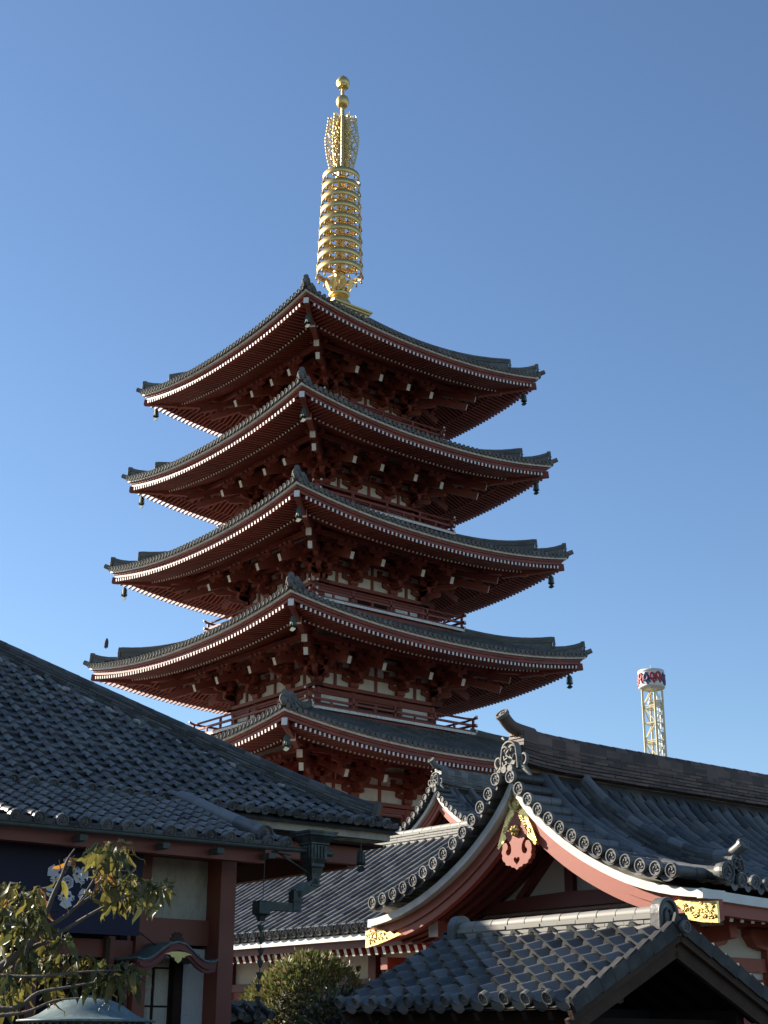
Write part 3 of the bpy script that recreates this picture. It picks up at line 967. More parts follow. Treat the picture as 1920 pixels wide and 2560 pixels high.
def gable_hall(root, L, det, dE=3.60, wallbase=0.0, ridge_mat='tile_brown', rear=False):
    F = lambda y, z, x: V3(x, y, z)
    tz = .17      # tile bed above the white strip
    zr = lambda d: prof(d) + tz
    lift = lambda x: .10 * math.exp(-x / 1.6)
    # ---- roof tiles
    rb = MB()
    for sgn in (-1, 1):
        P = lambda u, v, s=sgn: V3(u, s * (dE - v), zr(dE - v) + (lift(u) - .10) * min(1, (dE - v) / dE))
        tile_field(rb, P, .62, L, .29, 0, lambda u: dE - .15, .27, 'roll', .080, .040, .026, .04, True, det if sgn < 0 else 0, dr=.105, discsout=.03, rstep=.010, roff=.5)
        # bed
        n = 14
        for j in range(n):
            v0, v1 = dE * j / n, dE * (j + 1) / n
            rb.quad(*[P(u, v) - V3(0, 0, .03) for u, v in ((.0, v0), (L, v0), (L, v1), (.0, v1))])
        # short rolls ending in round tiles along the verge
        s_ = 0.12; ds = .285
        ds_list = []
        d = .17
        while d < 3.55:
            ds_list.append(d)
            sl = (prof(d + .05) - prof(d - .05)) / .1
            d += ds / math.sqrt(1 + sl * sl)
        for q, d in enumerate(ds_list):
            z = zr(d) + .045
            sl = (prof(d + .05) - prof(d - .05)) / .1
            c = V3(-.16, sgn * d, z)
            nn = nrm(V3(0, -sgn * sl * -1 if False else sgn * -sl, 1))
            rb.tube([c, V3(.60, sgn * d, z)], .085, 9, 0, True, True)
            rb.tube([V3(.26, sgn * d, z), V3(.275, sgn * d, z)], .092, 9, 0, True, True)
            rb.disc(c - V3(.01, 0, 0), (-1, 0, 0), (0, 0, 1), .108, .028, 0, 16, det)
            # crescent tile between
            if q + 1 < len(ds_list):
                d2 = ds_list[q + 1]
                vs = []
                for off in (0.0, -.065):
                    for i in range(7):
                        t = i / 6
                        dd = d + (d2 - d) * t
                        vs.append(V3(-.135, sgn * dd, zr(d) + (zr(d2) - zr(d)) * t + off - .05 * math.sin(math.pi * t)))
                vs2 = [v + V3(.72, 0, 0) for v in vs[:7]]
                rb.add(vs + vs2, [(i, i + 1, i + 8, i + 7) for i in range(6)] + [(i, i + 1, i + 15, i + 14) for i in range(6)])
        # rolls running down just inside the verge
        for x, rr in ((.56, .095), (.80, .085)):
            pts = [V3(x, sgn * d, zr(d) + .07) for d in np.linspace(.12, dE + .02, 14)]
            for i in range(len(pts) - 1):
                rb.tube([pts[i], pts[i + 1]], [rr, rr * .96], 9, 0, True, False)
        rb.lathe([(.001, .13), (.08, .11), (.13, .05), (.14, -.05)], 12, V3(.52, sgn * (dE + .02), zr(dE) + .08), 0, True, np.array([V3(1, 0, 0), V3(0, 0, 1), V3(0, -sgn, 0)]))
        rb.disc(V3(.52, sgn * (dE + .10), zr(dE) + .08), (0, sgn, 0), (0, 0, 1), .14, .03, 0, 16, det)
    roof = rb.build('roof', 'tile', root)
    # descending ridges
    for sgn in (-1, 1):
        kb = MB()
        pts = [V3(1.4, sgn * d, zr(d) + .02 + .10 * max(0, (d - 2.4)) ** 2) for d in np.linspace(.28, 3.12, 12)]
        noshi_ridge(kb, pts, .26, 5, .052, .085, .30, 0)
        e = pts[-1]
        oni(kb, e + V3(0, sgn * .04, -.02), (0, sgn, 0), .32, .34, 0, True, .085, False, .35, rl=.34, detail=0)
        kb.build('descending_ridge', 'tile', roof)
    # main ridge
    mb = MB()
    zb = zr(0) - .02
    rp = [V3(x, 0, zb + .30 * math.exp(-(x + .02) / .55) * 0 + .10 * math.exp(-x / .5)) for x in (.12, .4, .7, 1.1, 1.6, 2.4, 4, L)]
    noshi_ridge(mb, rp, .44, 9, .058, .10, .32, 0)
    tip = rp[0] + V3(0, 0, .52)
    pts = [rp[1] + V3(.1, 0, .56), tip + V3(-.02, 0, .055), tip + V3(-.17, 0, .13), tip + V3(-.28, 0, .24)]
    mb.tube(catm(pts, 4), .105, 12)
    dd = nrm(pts[-1] - pts[-2])
    mb.disc(pts[-1] + dd * .01, dd, (0, 0, 1), .12, .03, 1, 18, det)
    mb.build('ridge', [ridge_mat, 'ornament'], roof)
    ob = MB()
    oni(ob, V3(.02, 0, zb - .02), (-1, 0, 0), .42, .50, 0, False)
    for sy in (-1, 1):       # seat tiles beneath the ornament
        ob.tube([V3(-.10, sy * .07, zb - .02), V3(.3, sy * .07, zb - .02)], .06, 8)
    ob.tube([V3(-.16, 0, zb + .46), V3(-.26, -.14, zb + .40)], [.03, .01], 5)
    ob.build('ridge_ornament', 'ornament', roof)
    # ---- barge: white strip, two red boards
    dd_ = [0, .06, .15, .3, .45, .6, .78, .95, 1.13, 1.3, 1.5, 1.7, 1.9, 2.1, 2.3, 2.5, 2.7, 2.92, 3.15, 3.4, 3.66]
    barges = {}
    for sgn in (-1, 1):
        wb = MB(); r1 = MB()
        fm = lambda d, z, x, s=sgn: V3(x, s * d, z)
        wb.strip(curve(dd_, 0, .0), curve(dd_, 0, .115), fm, 0, .5)
        de = dd_ + [3.82]
        r1.strip(curve(de, 0, .126), curve(de, 0, .27), fm, .13, .24)
        r1.strip(curve(de, 0, .27), curve(de, 0, .40), fm, .16, .27)
        # white and red fascia along the eave
        xs = [0, .5, 1, 1.6, 2.4, 3.5, 5, L]
        for i in range(len(xs) - 1):
            x0, x1 = xs[i], xs[i + 1]
            za = prof(3.66) - .055 + lift(x0) - .10; zb_ = prof(3.66) - .055 + lift(x1) - .10
            if i == 0: x0 = .003
            wb.beam(V3(x0, sgn * 3.62, za), V3(x1, sgn * 3.62, zb_), .10, .13)
            r1.beam(V3(max(x0, .25), sgn * 3.52, za - .15), V3(x1, sgn * 3.52, zb_ - .15), .14, .17)
        wb.build('white_verge', 'cream_paint', root)
        barges[sgn] = r1.build('barge_board', 'red', root)
    barge = barges[-1]
    # gold fittings
    for sgn in ((-1, 1) if not rear else ()):
        gb = MB(); gf = MB(); ge = MB()
        fm = lambda d, z, x, s=sgn: V3(x, s * d, z)
        dl = [0, .07, .14, .21, .28, .35, .42, .49, .56, .66]
        A = curve(dl, 0, .14); B = curve(dl, 0, .38)
        sc_ = [0, .0, .05, .0, .10, .05, .30, .42, .60, .86]
        A = [(a[0] + (b[0] - a[0]) * t, a[1] + (b[1] - a[1]) * t) for a, b, t in zip(A, B, sc_)]
        gb.strip(A, B, fm, .085, .128)
        dl2 = [0, .1, .2, .3, .4, .5, .60, .68]
        gf.strip(curve(dl2, 0, .375), curve(dl2, 0, .42), fm, .075, .158)
        if sgn < 0:
            pl = [(3.83, 3.40), (3.83, 3.115), (3.55, 3.14), (3.30, 3.19), (3.22, 3.25), (3.28, 3.29), (3.22, 3.33), (3.15, 3.385), (3.05, 3.44), (3.2, 3.46), (3.4, 3.43), (3.6, 3.41)]
        else:
            pl = [(3.83, 3.40), (3.83, 3.115), (3.5, 3.16), (3.2, 3.22), (2.85, 3.30), (2.95, 3.33), (3.05, 3.31), (3.15, 3.36), (3.25, 3.345), (3.35, 3.39), (3.6, 3.41)]
        ge.prism(pl, lambda d, z, t, s=sgn: V3(t, s * d, z), .085, .128)
        for mbx, cnt in ((gb, 22), (ge, 40)):
            for q in range(cnt):
                if mbx is gb:
                    d = uni(.06, .54); p = curve([d], 0, uni(.22 + .15 * d, .34))[0]
                else:
                    p = (uni(3.25, 3.79), uni(3.14, 3.39))
                    if p[1] < 3.16 + (3.8 - p[0]) * .12 or p[1] > prof(p[0]) - .17: continue
                rr = uni(.020, .038); a0 = uni(0, 6); dr_ = random.choice((-1, 1))
                mbx.tube([V3(.080, sgn * (p[0] + rr * (1 - t / 7) * math.cos(a0 + dr_ * t)), p[1] + rr * (1 - t / 7) * math.sin(a0 + dr_ * t)) for t in np.linspace(0, 5, 9)], .0105, 4)
        gb.build('gold_fitting', 'gold_relief', barges[sgn]); ge.build('gold_end_plate', 'gold_relief', barges[sgn])
        gf.build('gold_edging', 'gold', barges[sgn])
    # round crest
    if not rear: crest_and_pendant(barge, F)
    fr = lambda y, z, t: V3(t, y, z)
    # ---- soffit boards and rafters behind the barge
    xb = 1.30
    sf = MB(); rf = MB()
    dl = [0, .15, .3, .45, .6, .78, .95, 1.13, 1.3, 1.5, 1.7, 1.9, 2.1, 2.3, 2.5, 2.7, 2.92, 3.15, 3.4, 3.6]
    for sgn in (-1, 1):
        fm = lambda d, z, x, s=sgn: V3(x, s * d, z)
        sf.strip(curve(dl, 0, .20), curve(dl, 0, .23), fm, .25, L if not rear else 4)
        for x in (.42, .66, .90, 1.14):
            rf.strip(curve(dl, 0, .231), curve(dl, 0, .34), fm, x, x + .11)
        # eave rafters along the long sides, white ends
        x = .62
        while x < min(L, 9):
            rf.beam(V3(x, sgn * 2.3, 3.55), V3(x, sgn * 3.46, prof(3.66) - .315), .075, .13, 0, 1)
            x += .235
    sf.build('soffit', 'cream', root)
    rf.build('rafters', ['red_dark', 'white'], root)
    # ---- pediment
    pm = MB()
    dl = [0, .3, .6, .95, 1.3, 1.7, 2.1, 2.5, 2.9]
    bc = curve(dl, 0, .2)
    for sgn in (-1, 1):
        pl = [(sgn * d, z) for d, z in bc] + [(sgn * 2.9, 3.2), (0, 3.2)]
        pm.prism(pl, fr, xb, xb + .08)
    ped = pm.build('gable_wall', 'cream', root)
    tb = MB()
    tb.bx((xb - .10, -.09, 3.80), (xb - .004, .09, 5.15))
    for sgn in (-1, 1):
        tb.beam(V3(xb - .06, sgn * .10, 4.75), V3(xb - .06, sgn * 1.15, 3.80), .11, .17, upv=(1, 0, 0))
    # bottom beam, slightly arched
    pl = [(-2.5, 3.62), (2.5, 3.62), (2.5, 3.70), (1.6, 3.79), (.8, 3.84), (0, 3.86), (-.8, 3.84), (-1.6, 3.79), (-2.5, 3.70)]
    tb.prism(pl, fr, xb - .16, xb - .02)
    tb.bx((xb - .14, -2.6, 3.30), (xb - .01, 2.6, 3.56))
    tb.build('gable_timber', 'red_dark', ped)
    # purlin and plate beams projecting to the barge, white painted ends
    for y, z, w_, h_ in ((-2.42, 3.42, .24, .34), (2.42, 3.42, .24, .34)):
        be = MB(); be.beam(V3(3.0, y, z), V3(.42, y, z), w_, h_, 0, 1)
        be.build('projecting_beam', ['red', 'white'], root)
    be = MB(); be.beam(V3(3.0, 0, 5.0), V3(.50, 0, 5.0), .18, .20); be.build('ridge_beam', 'red_dark', root)
    # ---- walls
    wl = MB()
    wl.bx((xb + .1, -2.35, 0), (L, 2.35, 3.5))
    wall = wl.build('wall', 'cream', root)
    tw = MB()
    for sgn in (-1, 1):
        y = sgn * 2.36
        x = xb + .15
        while x < min(L, 9):
            tw.beam(V3(x, y, 0), V3(x, y, 3.3), .22, .22, upv=(0, 1, 0))
            # bracket arm under the eave
            pl = [(-.55, .30), (.55, .30), (.55, .20), (.42, .05), (.2, 0), (-.2, 0), (-.42, .05), (-.55, .20)]
            tw.prism(pl, lambda a, z, t, xx=x, yy=y: V3(xx + a, yy + t, 2.92 + z), sgn * -.02, sgn * .16)
            tw.beam(V3(x, sgn * 2.3, 3.05), V3(x, sgn * 3.0, 3.12), .16, .20)
            x += 1.55
        tw.bx((xb + .1, y - .07, 2.60), (L, y + .07, 2.80)); tw.bx((xb + .1, y - .06, 3.22), (L, y + .06, 3.42))
    tw.bx((xb, -2.45, 2.55), (xb + .2, 2.45, 2.80)); tw.bx((xb - .02, -2.45, 0), (xb + .2, -2.2, 3.4)); tw.bx((xb - .02, 2.2, 0), (xb + .2, 2.45, 3.4))
    tw.build('timber_frame', 'red', wall)
    lw = MB()
    lw.bx((xb + .05, -2.40, 0), (L, 2.40, 2.50))
    lw.build('red_panel', 'red_wall', wall)

hall, _ = site('gable_hall', 'temple hall with a curved tiled gable facing left, red barge boards and gold fittings', 'temple hall', 15.94, 16.70, 0)
gable_hall(hall, 13.0, 1)
rear, _ = site('gable_hall', 'smaller red gabled hall half hidden behind the corridor roof in front of the pagoda', 'temple hall', 30.0, 34.91, 9.097 - 5.54 * .92)
rear.scale = (.92, .92, .92)
rh = MB()
gable_hall(rear, 7.0, 0, rear=True, ridge_mat='tile')
bs = MB(); bs.bx((1.4, -2.3, -4.4), (7.0, 2.3, .1)); bs.build('lower_wall', 'red_wall', rear)

def resize(root, a, b, z, k):
    root.location = tuple(W(a, b, z)); root.scale = (k, k, k)
resize(hall, 17.534, 18.37, -0.16, 1.1)

# ================================================================== CORRIDOR WING (long roof facing left)
cor, CO = site('corridor_wing', 'long low temple wing with a sunlit ribbed tile roof and white rafter ends', 'temple wing', 17.3, 24, 0)
def cpart(mb, name, m, parent=None): return mb.build(name, m, parent or cor, CO)
B0, B1 = 20.42, 40.0
TC = .55
cr = MB()
Pc = lambda u, v: V3(17.3 + v, u, 3.60 + TC * v - .06 * math.sin(min(1, v / 4.2) * math.pi))
tile_field(cr, Pc, B0, B1, .29, 0, lambda u: 4.0, .28, 'roll', .078, .02, .02, .03, True, 1, dr=.105, discsout=.03)
n = 6
for j in range(n):
    v0, v1 = 4.1 * j / n, 4.1 * (j + 1) / n
    cr.quad(*[Pc(u, v) - V3(0, 0, .03) for u, v in ((B0, v0), (B1, v0), (B1, v1), (B0, v1))])
cr.quad(V3(21.4, B0, 5.8), V3(21.4, B1, 5.8), V3(25.5, B1, 3.6), V3(25.5, B0, 3.6))
croof = cpart(cr, 'roof', 'tile')
rg = MB()
noshi_ridge(rg, [V3(21.35, B0, 5.74), V3(21.35, B1, 5.74)], .34, 5, .060, .085, .32)
rgo = cpart(rg, 'ridge', 'noshi', croof)
w = MB(); w.bx((17.34, B0, 3.40), (17.5, B1, 3.51)); cpart(w, 'white_fascia', 'white')
w = MB(); w.bx((17.46, B0, 3.27), (17.6, B1, 3.395)); cpart(w, 'eave_board', 'red_dark')
w = MB()
b_ = B0 + .1
while b_ < B1 - 4:
    w.beam(V3(19.0, b_, 3.75), V3(17.55, b_, 3.20), .085, .15, 0, 1); b_ += .235
cpart(w, 'rafters', ['red', 'white'])
w = MB(); w.quad(V3(17.5, B0, 3.33), V3(17.5, B1, 3.33), V3(19.1, B1, 3.88), V3(19.1, B0, 3.88)); cpart(w, 'soffit', 'red_dark')
w = MB(); w.bx((18.75, B0 - 1.2, 0), (24.5, B1, 3.9)); cw = cpart(w, 'wall', 'cream')
w = MB()
w.bx((18.66, B0 - 1.2, 0), (18.80, B1, 2.62)); cpart(w, 'red_panel', 'red_wall', cw)
w = MB()
w.bx((18.62, B0 - 1.2, 2.62), (18.78, B1, 2.78)); w.bx((18.62, B0 - 1.2, 3.30), (18.78, B1, 3.5))
b_ = B0 - .3
while b_ < B1:
    w.bx((18.60, b_ - .12, 0), (18.79, b_ + .12, 3.5)); b_ += 1.75
cpart(w, 'post_frame', 'red_dark', cw)
w = MB()
for k in range(12):     # heart-shaped vents in the white wall
    bb = 21.3 + k * .42
    w.prism(heart(bb, 2.98, .085), lambda x, y, t: V3(18.742 + t, x, y), 0, .02)
cpart(w, 'heart_vents', 'dark', cw)
for b_ in (B0 + .2, B0 + 1.75):
    w = MB(); w.beam(V3(19.5, b_, 3.0), V3(17.75, b_, 2.98), .20, .22); cpart(w, 'bracket_arm', 'red', cw)

resize(cor, 19.03, 26.4, -.16, 1.1)

# ================================================================== LEFT BUILDING
lb, LO = site('tiled_hall', 'shaded hall with a big dark hipped tile roof, lower porch roof and red pillar', 'temple building', 11.0, 17.0, 0)
def lpart(mb, name, m, parent=None): return mb.build(name, m, parent or lb, LO)
AC, BE, ZE, TP = 15.44, 18.87, 4.98, .645
RH = 6.2
ur = MB()
zro = lambda v: 4.96 + TP * v - .17 * (1 - math.exp(-max(0, v) / .6))
Pu = lambda u, v: V3(u, BE + v, zro(v))
tile_field(ur, Pu, 4.6, AC - .02, .30, 0, lambda u: min(AC - u, RH) - .02, .228, 'roll', .056, .016, .056, .075, True, 1, dr=.086, rstep=.030, bulge=.045, roff=.5)
Pe = lambda u, v: V3(AC - v, BE + u, zro(v))
tile_field(ur, Pe, .05, 2 * RH, .30, 0, lambda u: min(u, 2 * RH - u, RH) - .05, .45, 'S', .058, .032, .034, .03, True, 0, dr=.082)
for tri in (((4, BE, ZE), (AC, BE, ZE), (AC - RH, BE + RH, ZE + TP * RH), (4, BE + RH, ZE + TP * RH)),
            ((AC, BE, ZE), (AC, BE + 2 * RH, ZE), (AC - RH, BE + RH, ZE + TP * RH)),
            ((AC, BE + 2 * RH, ZE), (4, BE + 2 * RH, ZE), (4, BE + RH, ZE + TP * RH), (AC - RH, BE + RH, ZE + TP * RH))):
    ur.add([V3(p[0], p[1], zro((p[2] - ZE) / TP) - .03 - (.10 if p[2] == ZE else 0)) for p in tri], [tuple(range(len(tri)))])
uro = lpart(ur, 'upper_roof', 'tile')
hp = MB()
hpath = lambda t: V3(AC - t, BE + t, zro(t) - .03)
noshi_ridge(hp, [hpath(t) for t in (.30, .6, 1.0, 1.5, 2.2, 3.2, RH)], .40, 4, .050, .075, .30)
hp.beam(hpath(.26) + V3(0, 0, .13), hpath(.31) + V3(0, 0, .13), .46, .34)
hp2 = [V3(AC - RH, BE + RH, zro(RH) - .05), V3(4, BE + RH, zro(RH) - .05)]
noshi_ridge(hp, hp2, .45, 4, .05, .09, .35)
noshi_ridge(hp, [V3(AC - t, BE + 2 * RH - t, zro(t)) for t in (.3, 1, 2, RH)], .4, 4, .05, .075, .6)
lpart(hp, 'hip_ridge', 'noshi_dark', uro)
mo = MB()
random.seed(5)
for k in range(70):
    t = uni(.5, RH)
    if rnd() < .35: continue
    c = V3(AC - t - .24 + uni(-.03, .03), BE + t - .17, zro(t) - .13 + uni(.0, .05))
    mo.lathe([(.001, .05), (.06, .03), (.08, -.01), (.05, -.05)], 6, c, 0, False, np.array([V3(1.6, -.9, -.9) * uni(.5, 1.1), V3(.3, .6, .3), V3(-.2, -.5, .8)]))
md = MB(); md.beam(hpath(.5) + V3(-.10, -.08, -.05), hpath(RH) + V3(-.10, -.08, -.05), .10, .08)
md = lpart(md, 'ridge_bed', 'noshi_dark', uro)
mo.beam(hpath(.5) + V3(-.10, -.08, -.08), hpath(RH) + V3(-.10, -.08, -.08), .05, .04)
lpart(mo, 'mortar', 'mortar', uro)
cf = MB(); cf.bx((9.0, BE + .12, 4.72), (AC - .12, BE + .24, 4.88)); cf.bx((AC - .24, BE + .245, 4.72), (AC - .12, BE + 10, 4.88)); lpart(cf, 'eave_plaster', 'stucco')
rm = MB(); rm.bx((9.0, BE + .45, 4.34), (AC - .45, BE + .62, 4.615)); rm.bx((AC - .62, BE + .625, 4.30), (AC - .45, BE + 10, 4.615)); lpart(rm, 'eave_beam', 'red_brown')
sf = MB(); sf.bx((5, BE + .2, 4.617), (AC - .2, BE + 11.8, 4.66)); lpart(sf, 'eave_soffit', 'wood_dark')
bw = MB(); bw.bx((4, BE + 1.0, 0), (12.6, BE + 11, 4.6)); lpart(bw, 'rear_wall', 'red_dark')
lr = MB()
Pl = lambda u, v: V3(u, 16.24 + v, 4.07 + .33 * v)
tile_field(lr, Pl, 4.7, 11.30, .30, 0, lambda u: 2.62, .215, 'roll', .058, .016, .046, .06, True, 1, dr=.084, rstep=.026, bulge=.03, roff=.5)
lr.quad(V3(4.6, 16.26, 4.03), V3(11.28, 16.26, 4.03), V3(11.28, 18.9, 4.90), V3(4.6, 18.9, 4.90))
for k in range(12):
    a = k * .215
    p = Pl(11.32, a); lr.box(p + V3(0, .1, -.01), (.03, .22, .10), 0, np.array([V3(1, 0, 0), nrm(V3(0, 1, .33)), nrm(V3(0, -.33, 1))]))
lro = lpart(lr, 'porch_roof', 'tile')
hr_ = MB()
pts = [V3(11.16, 18.78, 4.98), V3(11.13, 18.2, 4.80), V3(11.09, 17.6, 4.60), V3(11.05, 17.0, 4.41), V3(11.0, 16.42, 4.23)]
for i in range(4): hr_.tube([pts[i], pts[i + 1]], [.115, .11], 12, 0, True, False)
hr_.tube([V3(11.0, 16.42, 4.23), V3(10.99, 16.30, 4.19)], [.125, .13], 12)
hr_.disc(V3(10.99, 16.28, 4.19), (0, -1, -.2), (0, 0, 1), .13, .03, 0, 16, 1)
lpart(hr_, 'verge_roll', 'tile', lro)
gu = MB()
gu.tube([V3(4.6, 16.12, 3.965), V3(11.62, 16.12, 4.005)], .036, 10)
gu.tube([V3(4.6, 16.085, 3.99), V3(11.62, 16.085, 4.03)], .007, 5)
for a in (5.9, 7.1, 8.25, 9.4, 10.2, 11.0):
    gu.bx((a - .05, 16.10, 3.86), (a + .05, 16.30, 3.93))
gut = lpart(gu, 'gutter', 'gutter')
hb = MB()
def sq(mb, c, levels):
    vs = []
    for r, z in levels: vs += [V3(c[0] + sx * r, c[1] + sy * r, z) for sx, sy in ((-1, -1), (1, -1), (1, 1), (-1, 1))]
    fs = [(i * 4 + j, i * 4 + (j + 1) % 4, i * 4 + 4 + (j + 1) % 4, i * 4 + 4 + j) for i in range(len(levels) - 1) for j in range(4)]
    mb.add(vs, fs + [(3, 2, 1, 0), tuple(range(len(vs) - 4, len(vs)))])
hc = (11.70, 16.14)
sq(hb, hc, [(.075, 3.70), (.09, 3.78), (.105, 3.80), (.105, 3.84), (.13, 3.90), (.13, 4.08), (.15, 4.09), (.15, 4.11), (.20, 4.19), (.22, 4.20), (.22, 4.235), (.235, 4.235), (.235, 4.26)])
for sx in (-.08, -.027, .027, .08):
    hb.tube([V3(hc[0] + sx, hc[1] - .135, 3.91), V3(hc[0] + sx, hc[1] - .135, 4.07)], .014, 5)
    hb.tube([V3(hc[0] - .135, hc[1] + sx, 3.91), V3(hc[0] - .135, hc[1] + sx, 4.07)], .014, 5)
hb.tube([V3(11.8, 16.14, 4.0), V3(12.0, 16.14, 4.0)], .045, 8)
lpart(hb, 'rain_hopper', 'copper_dark', gut)
dp = MB()
def pipe(p0, p1, wd=.125): dp.beam(p0, p1, wd, wd)
pipe(V3(11.70, 16.14, 3.74), V3(11.70, 16.14, 3.545))
pipe(V3(11.73, 16.14, 3.60), V3(11.40, 16.14, 3.43))
pipe(V3(11.41, 16.14, 3.47), V3(11.41, 16.14, 3.22))
pipe(V3(11.465, 16.14, 3.255), V3(10.92, 16.14, 3.255), .105)
for z in (3.70, 3.56): dp.box(V3(11.70, 16.14, z), (.15, .15, .03))
dp.box(V3(11.41, 16.14, 3.34), (.15, .15, .025))
sq(dp, (10.88, 16.14), [(.035, 3.06), (.05, 3.12), (.085, 3.15), (.085, 3.29), (.075, 3.31)])
lpart(dp, 'downpipe', 'copper_dark', gut)
st = MB(); st.tube([V3(10.9, 16.14, 3.31), V3(10.9, 16.12, 4.02)], .006, 4); st.tube([V3(11.1, 16.2, 3.98), V3(11.62, 16.14, 3.72)], .014, 5); st.tube([V3(11.05, 16.2, 3.96), V3(11.30, 16.1, 3.92)], .012, 5)
lpart(st, 'pipe_stay', 'copper_dark', gut)
# porch front
bm = MB(); bm.bx((4.6, 16.34, 3.82), (11.05, 16.50, 4.02)); lpart(bm, 'porch_beam', 'red_brown')
ps = MB(); ps.bx((4.6, 16.3, 4.022), (11.1, 18.8, 4.04)); lpart(ps, 'porch_soffit', 'wood_dark')
pl_ = MB(); pl_.bx((10.86, 17.10, -.4), (11.10, 17.40, 4.018)); lpart(pl_, 'pillar', 'red_brown')
wl = MB(); wl.bx((9.80, 17.45, 2.9), (10.88, 17.60, 4.0)); wl2 = lpart(wl, 'wall_panel', 'stucco')
wf = MB(); wf.bx((9.72, 17.36, 3.92), (10.86, 17.449, 4.018)); wf.bx((9.72, 17.36, 2.80), (10.86, 17.448, 3.13)); wf.bx((9.72, 17.30, 0), (9.90, 17.447, 3.918))
wf.bx((8.2, 17.36, 2.60), (9.715, 17.46, 2.82)); wf.bx((9.32, 17.30, 0), (9.42, 17.46, 2.86))
wf.bx((10.86, 17.402, 0), (11.08, 18.9, 4.0))
lpart(wf, 'wall_frame', 'red_brown')
w = MB(); w.bx((10.50, 17.44, 0), (10.86, 17.55, 2.76)); lpart(w, 'side_panel', 'stucco_pale')
w = MB(); w.bx((10.36, 17.36, 0), (10.49, 17.50, 2.80)); w.bx((9.90, 17.38, 2.70), (10.36, 17.5, 2.80)); lpart(w, 'door_frame', 'wood_dark')
w = MB(); w.bx((9.91, 17.46, 0), (10.35, 17.48, 2.70)); sj = lpart(w, 'lattice_door', 'glass')
w = MB()
for x in (9.92, 10.09, 10.34): w.bx((x - .012, 17.44, 0), (x + .012, 17.459, 2.7))
for z in (1.45, 2.02, 2.50): w.bx((9.91, 17.445, z - .012), (10.35, 17.458, z + .012))
lpart(w, 'lattice', 'wood_dark', sj)
w = MB()
for x in (9.935, 10.12):
    xx = 10.075 if x < 10 else 10.325
    w.bx((x, 17.452, 0), (xx, 17.4595, 2.69))
lpart(w, 'paper_pane', 'stucco', sj)
w = MB(); w.bx((9.28, 17.28, 0), (9.34, 17.34, 2.83)); lpart(w, 'thin_post', 'wood')
w = MB(); w.bx((4.6, 18.3, 0), (9.7, 18.4, 4.0)); w.bx((9.6, 17.5, 0), (9.7, 18.4, 4.0)); w.bx((9.9, 17.6, 0), (10.9, 17.7, 2.9)); lpart(w, 'interior', 'dark')  # near-black sheets: the porch's deep shade put into their colour
w = MB()
for a in (6.1, 6.9, 7.7, 8.5): w.bx((a - .07, 17.7, 0), (a + .07, 17.85, 4.0))
w.bx((4.6, 17.75, 2.35), (9.6, 17.83, 2.5)); lpart(w, 'inner_post', 'red_dark')
# little curved canopy over the door
cb = MB()
cu = [(-.57, .02), (-.50, .0), (-.42, .01), (-.32, .06), (-.22, .14), (-.12, .205), (0, .23), (.12, .205), (.22, .14), (.32, .06), (.42, .01), (.50, .0), (.60, .02)]
cx, cz = 10.0, 2.55
lo_ = [(x * .97, z - .13) for x, z in cu]
cb.strip([(cx + x, cz + z) for x, z in cu], [(cx + x, cz + z) for x, z in lo_], lambda x, z, t: V3(x, t, z), 16.72, 16.78)
cb.strip([(cx + x * .96, cz + z - .035) for x, z in cu], [(cx + x * .96, cz + z - .085) for x, z in cu], lambda x, z, t: V3(x, t, z), 16.69, 16.72)
can = lpart(cb, 'door_canopy', 'red_dark')
cc = MB(); cc.strip([(cx + x, cz + z + .022) for x, z in cu], [(cx + x, cz + z + .002) for x, z in cu], lambda x, z, t: V3(x, t, z), 16.70, 17.40)
for k in range(7):
    x, z = cu[1 + k * 2 - (0 if k < 6 else 1)]
    cc.tube([V3(cx + x, 16.7, cz + z + .02), V3(cx + x, 17.4, cz + z + .02)], .014, 5)
lpart(cc, 'canopy_roof', 'copper_green', can)
cg = MB()
hg = [(-.20, 0), (-.10, .03), (0, .035), (.10, .03), (.20, 0), (.12, -.01), (.09, -.04), (.06, -.035), (.045, -.075), (0, -.11), (-.045, -.075), (-.06, -.035), (-.09, -.04), (-.12, -.01)]
cg.prism([(cx + x, cz + .085 + z) for x, z in hg], lambda x, z, t: V3(x, t, z), 16.685, 16.70)
lpart(cg, 'canopy_ornament', 'gold_dull', can)
ct = MB()
ct.prism([(cx + x, cz + .25 + z) for x, z in [(-.09, 0), (.09, 0), (.10, .03), (.06, .05), (.075, .09), (.045, .075), (.03, .11), (0, .085), (-.03, .11), (-.045, .075), (-.075, .09), (-.06, .05), (-.10, .03)]], lambda x, z, t: V3(x, t, z), 16.72, 16.76)
ct.beam(V3(9.75, 17.4, 2.98), V3(9.88, 16.85, 2.66), .012, .012)
lpart(ct, 'canopy_finial', 'wood', can)
# neighbouring rear wing (behind the hipped roof, casts the shade on the far end of the corridor)

# navy banner with a white crest
ban, BO_ = site('banner', 'navy cloth banner with a white hexagonal crest hung under the left porch', 'banner', 8.5, 16.8, 2.84)
bb = MB()
n = 30
vs = []
for j in range(7):
    z = 2.84 + (4.04 - 2.84) * j / 6
    for i in range(n + 1):
        a = 5.2 + (9.47 - 5.2) * i / n
        vs.append(V3(a, 16.8 + .012 * math.sin(a * 5.1) * (1 - j / 6) + .006 * math.sin(a * 13), z))
bb.add(vs, [(j * (n + 1) + i, j * (n + 1) + i + 1, (j + 1) * (n + 1) + i + 1, (j + 1) * (n + 1) + i) for j in range(6) for i in range(n)], 0, True)
bb.build('cloth', 'navy', ban, BO_)
eb = MB(); em = MB()
c = (8.42, 3.43)
def ring(cx, cy, r, n, a0=0): return [(cx + r * math.cos(a0 + 2 * math.pi * i / n), cy + r * math.sin(a0 + 2 * math.pi * i / n)) for i in range(n)]
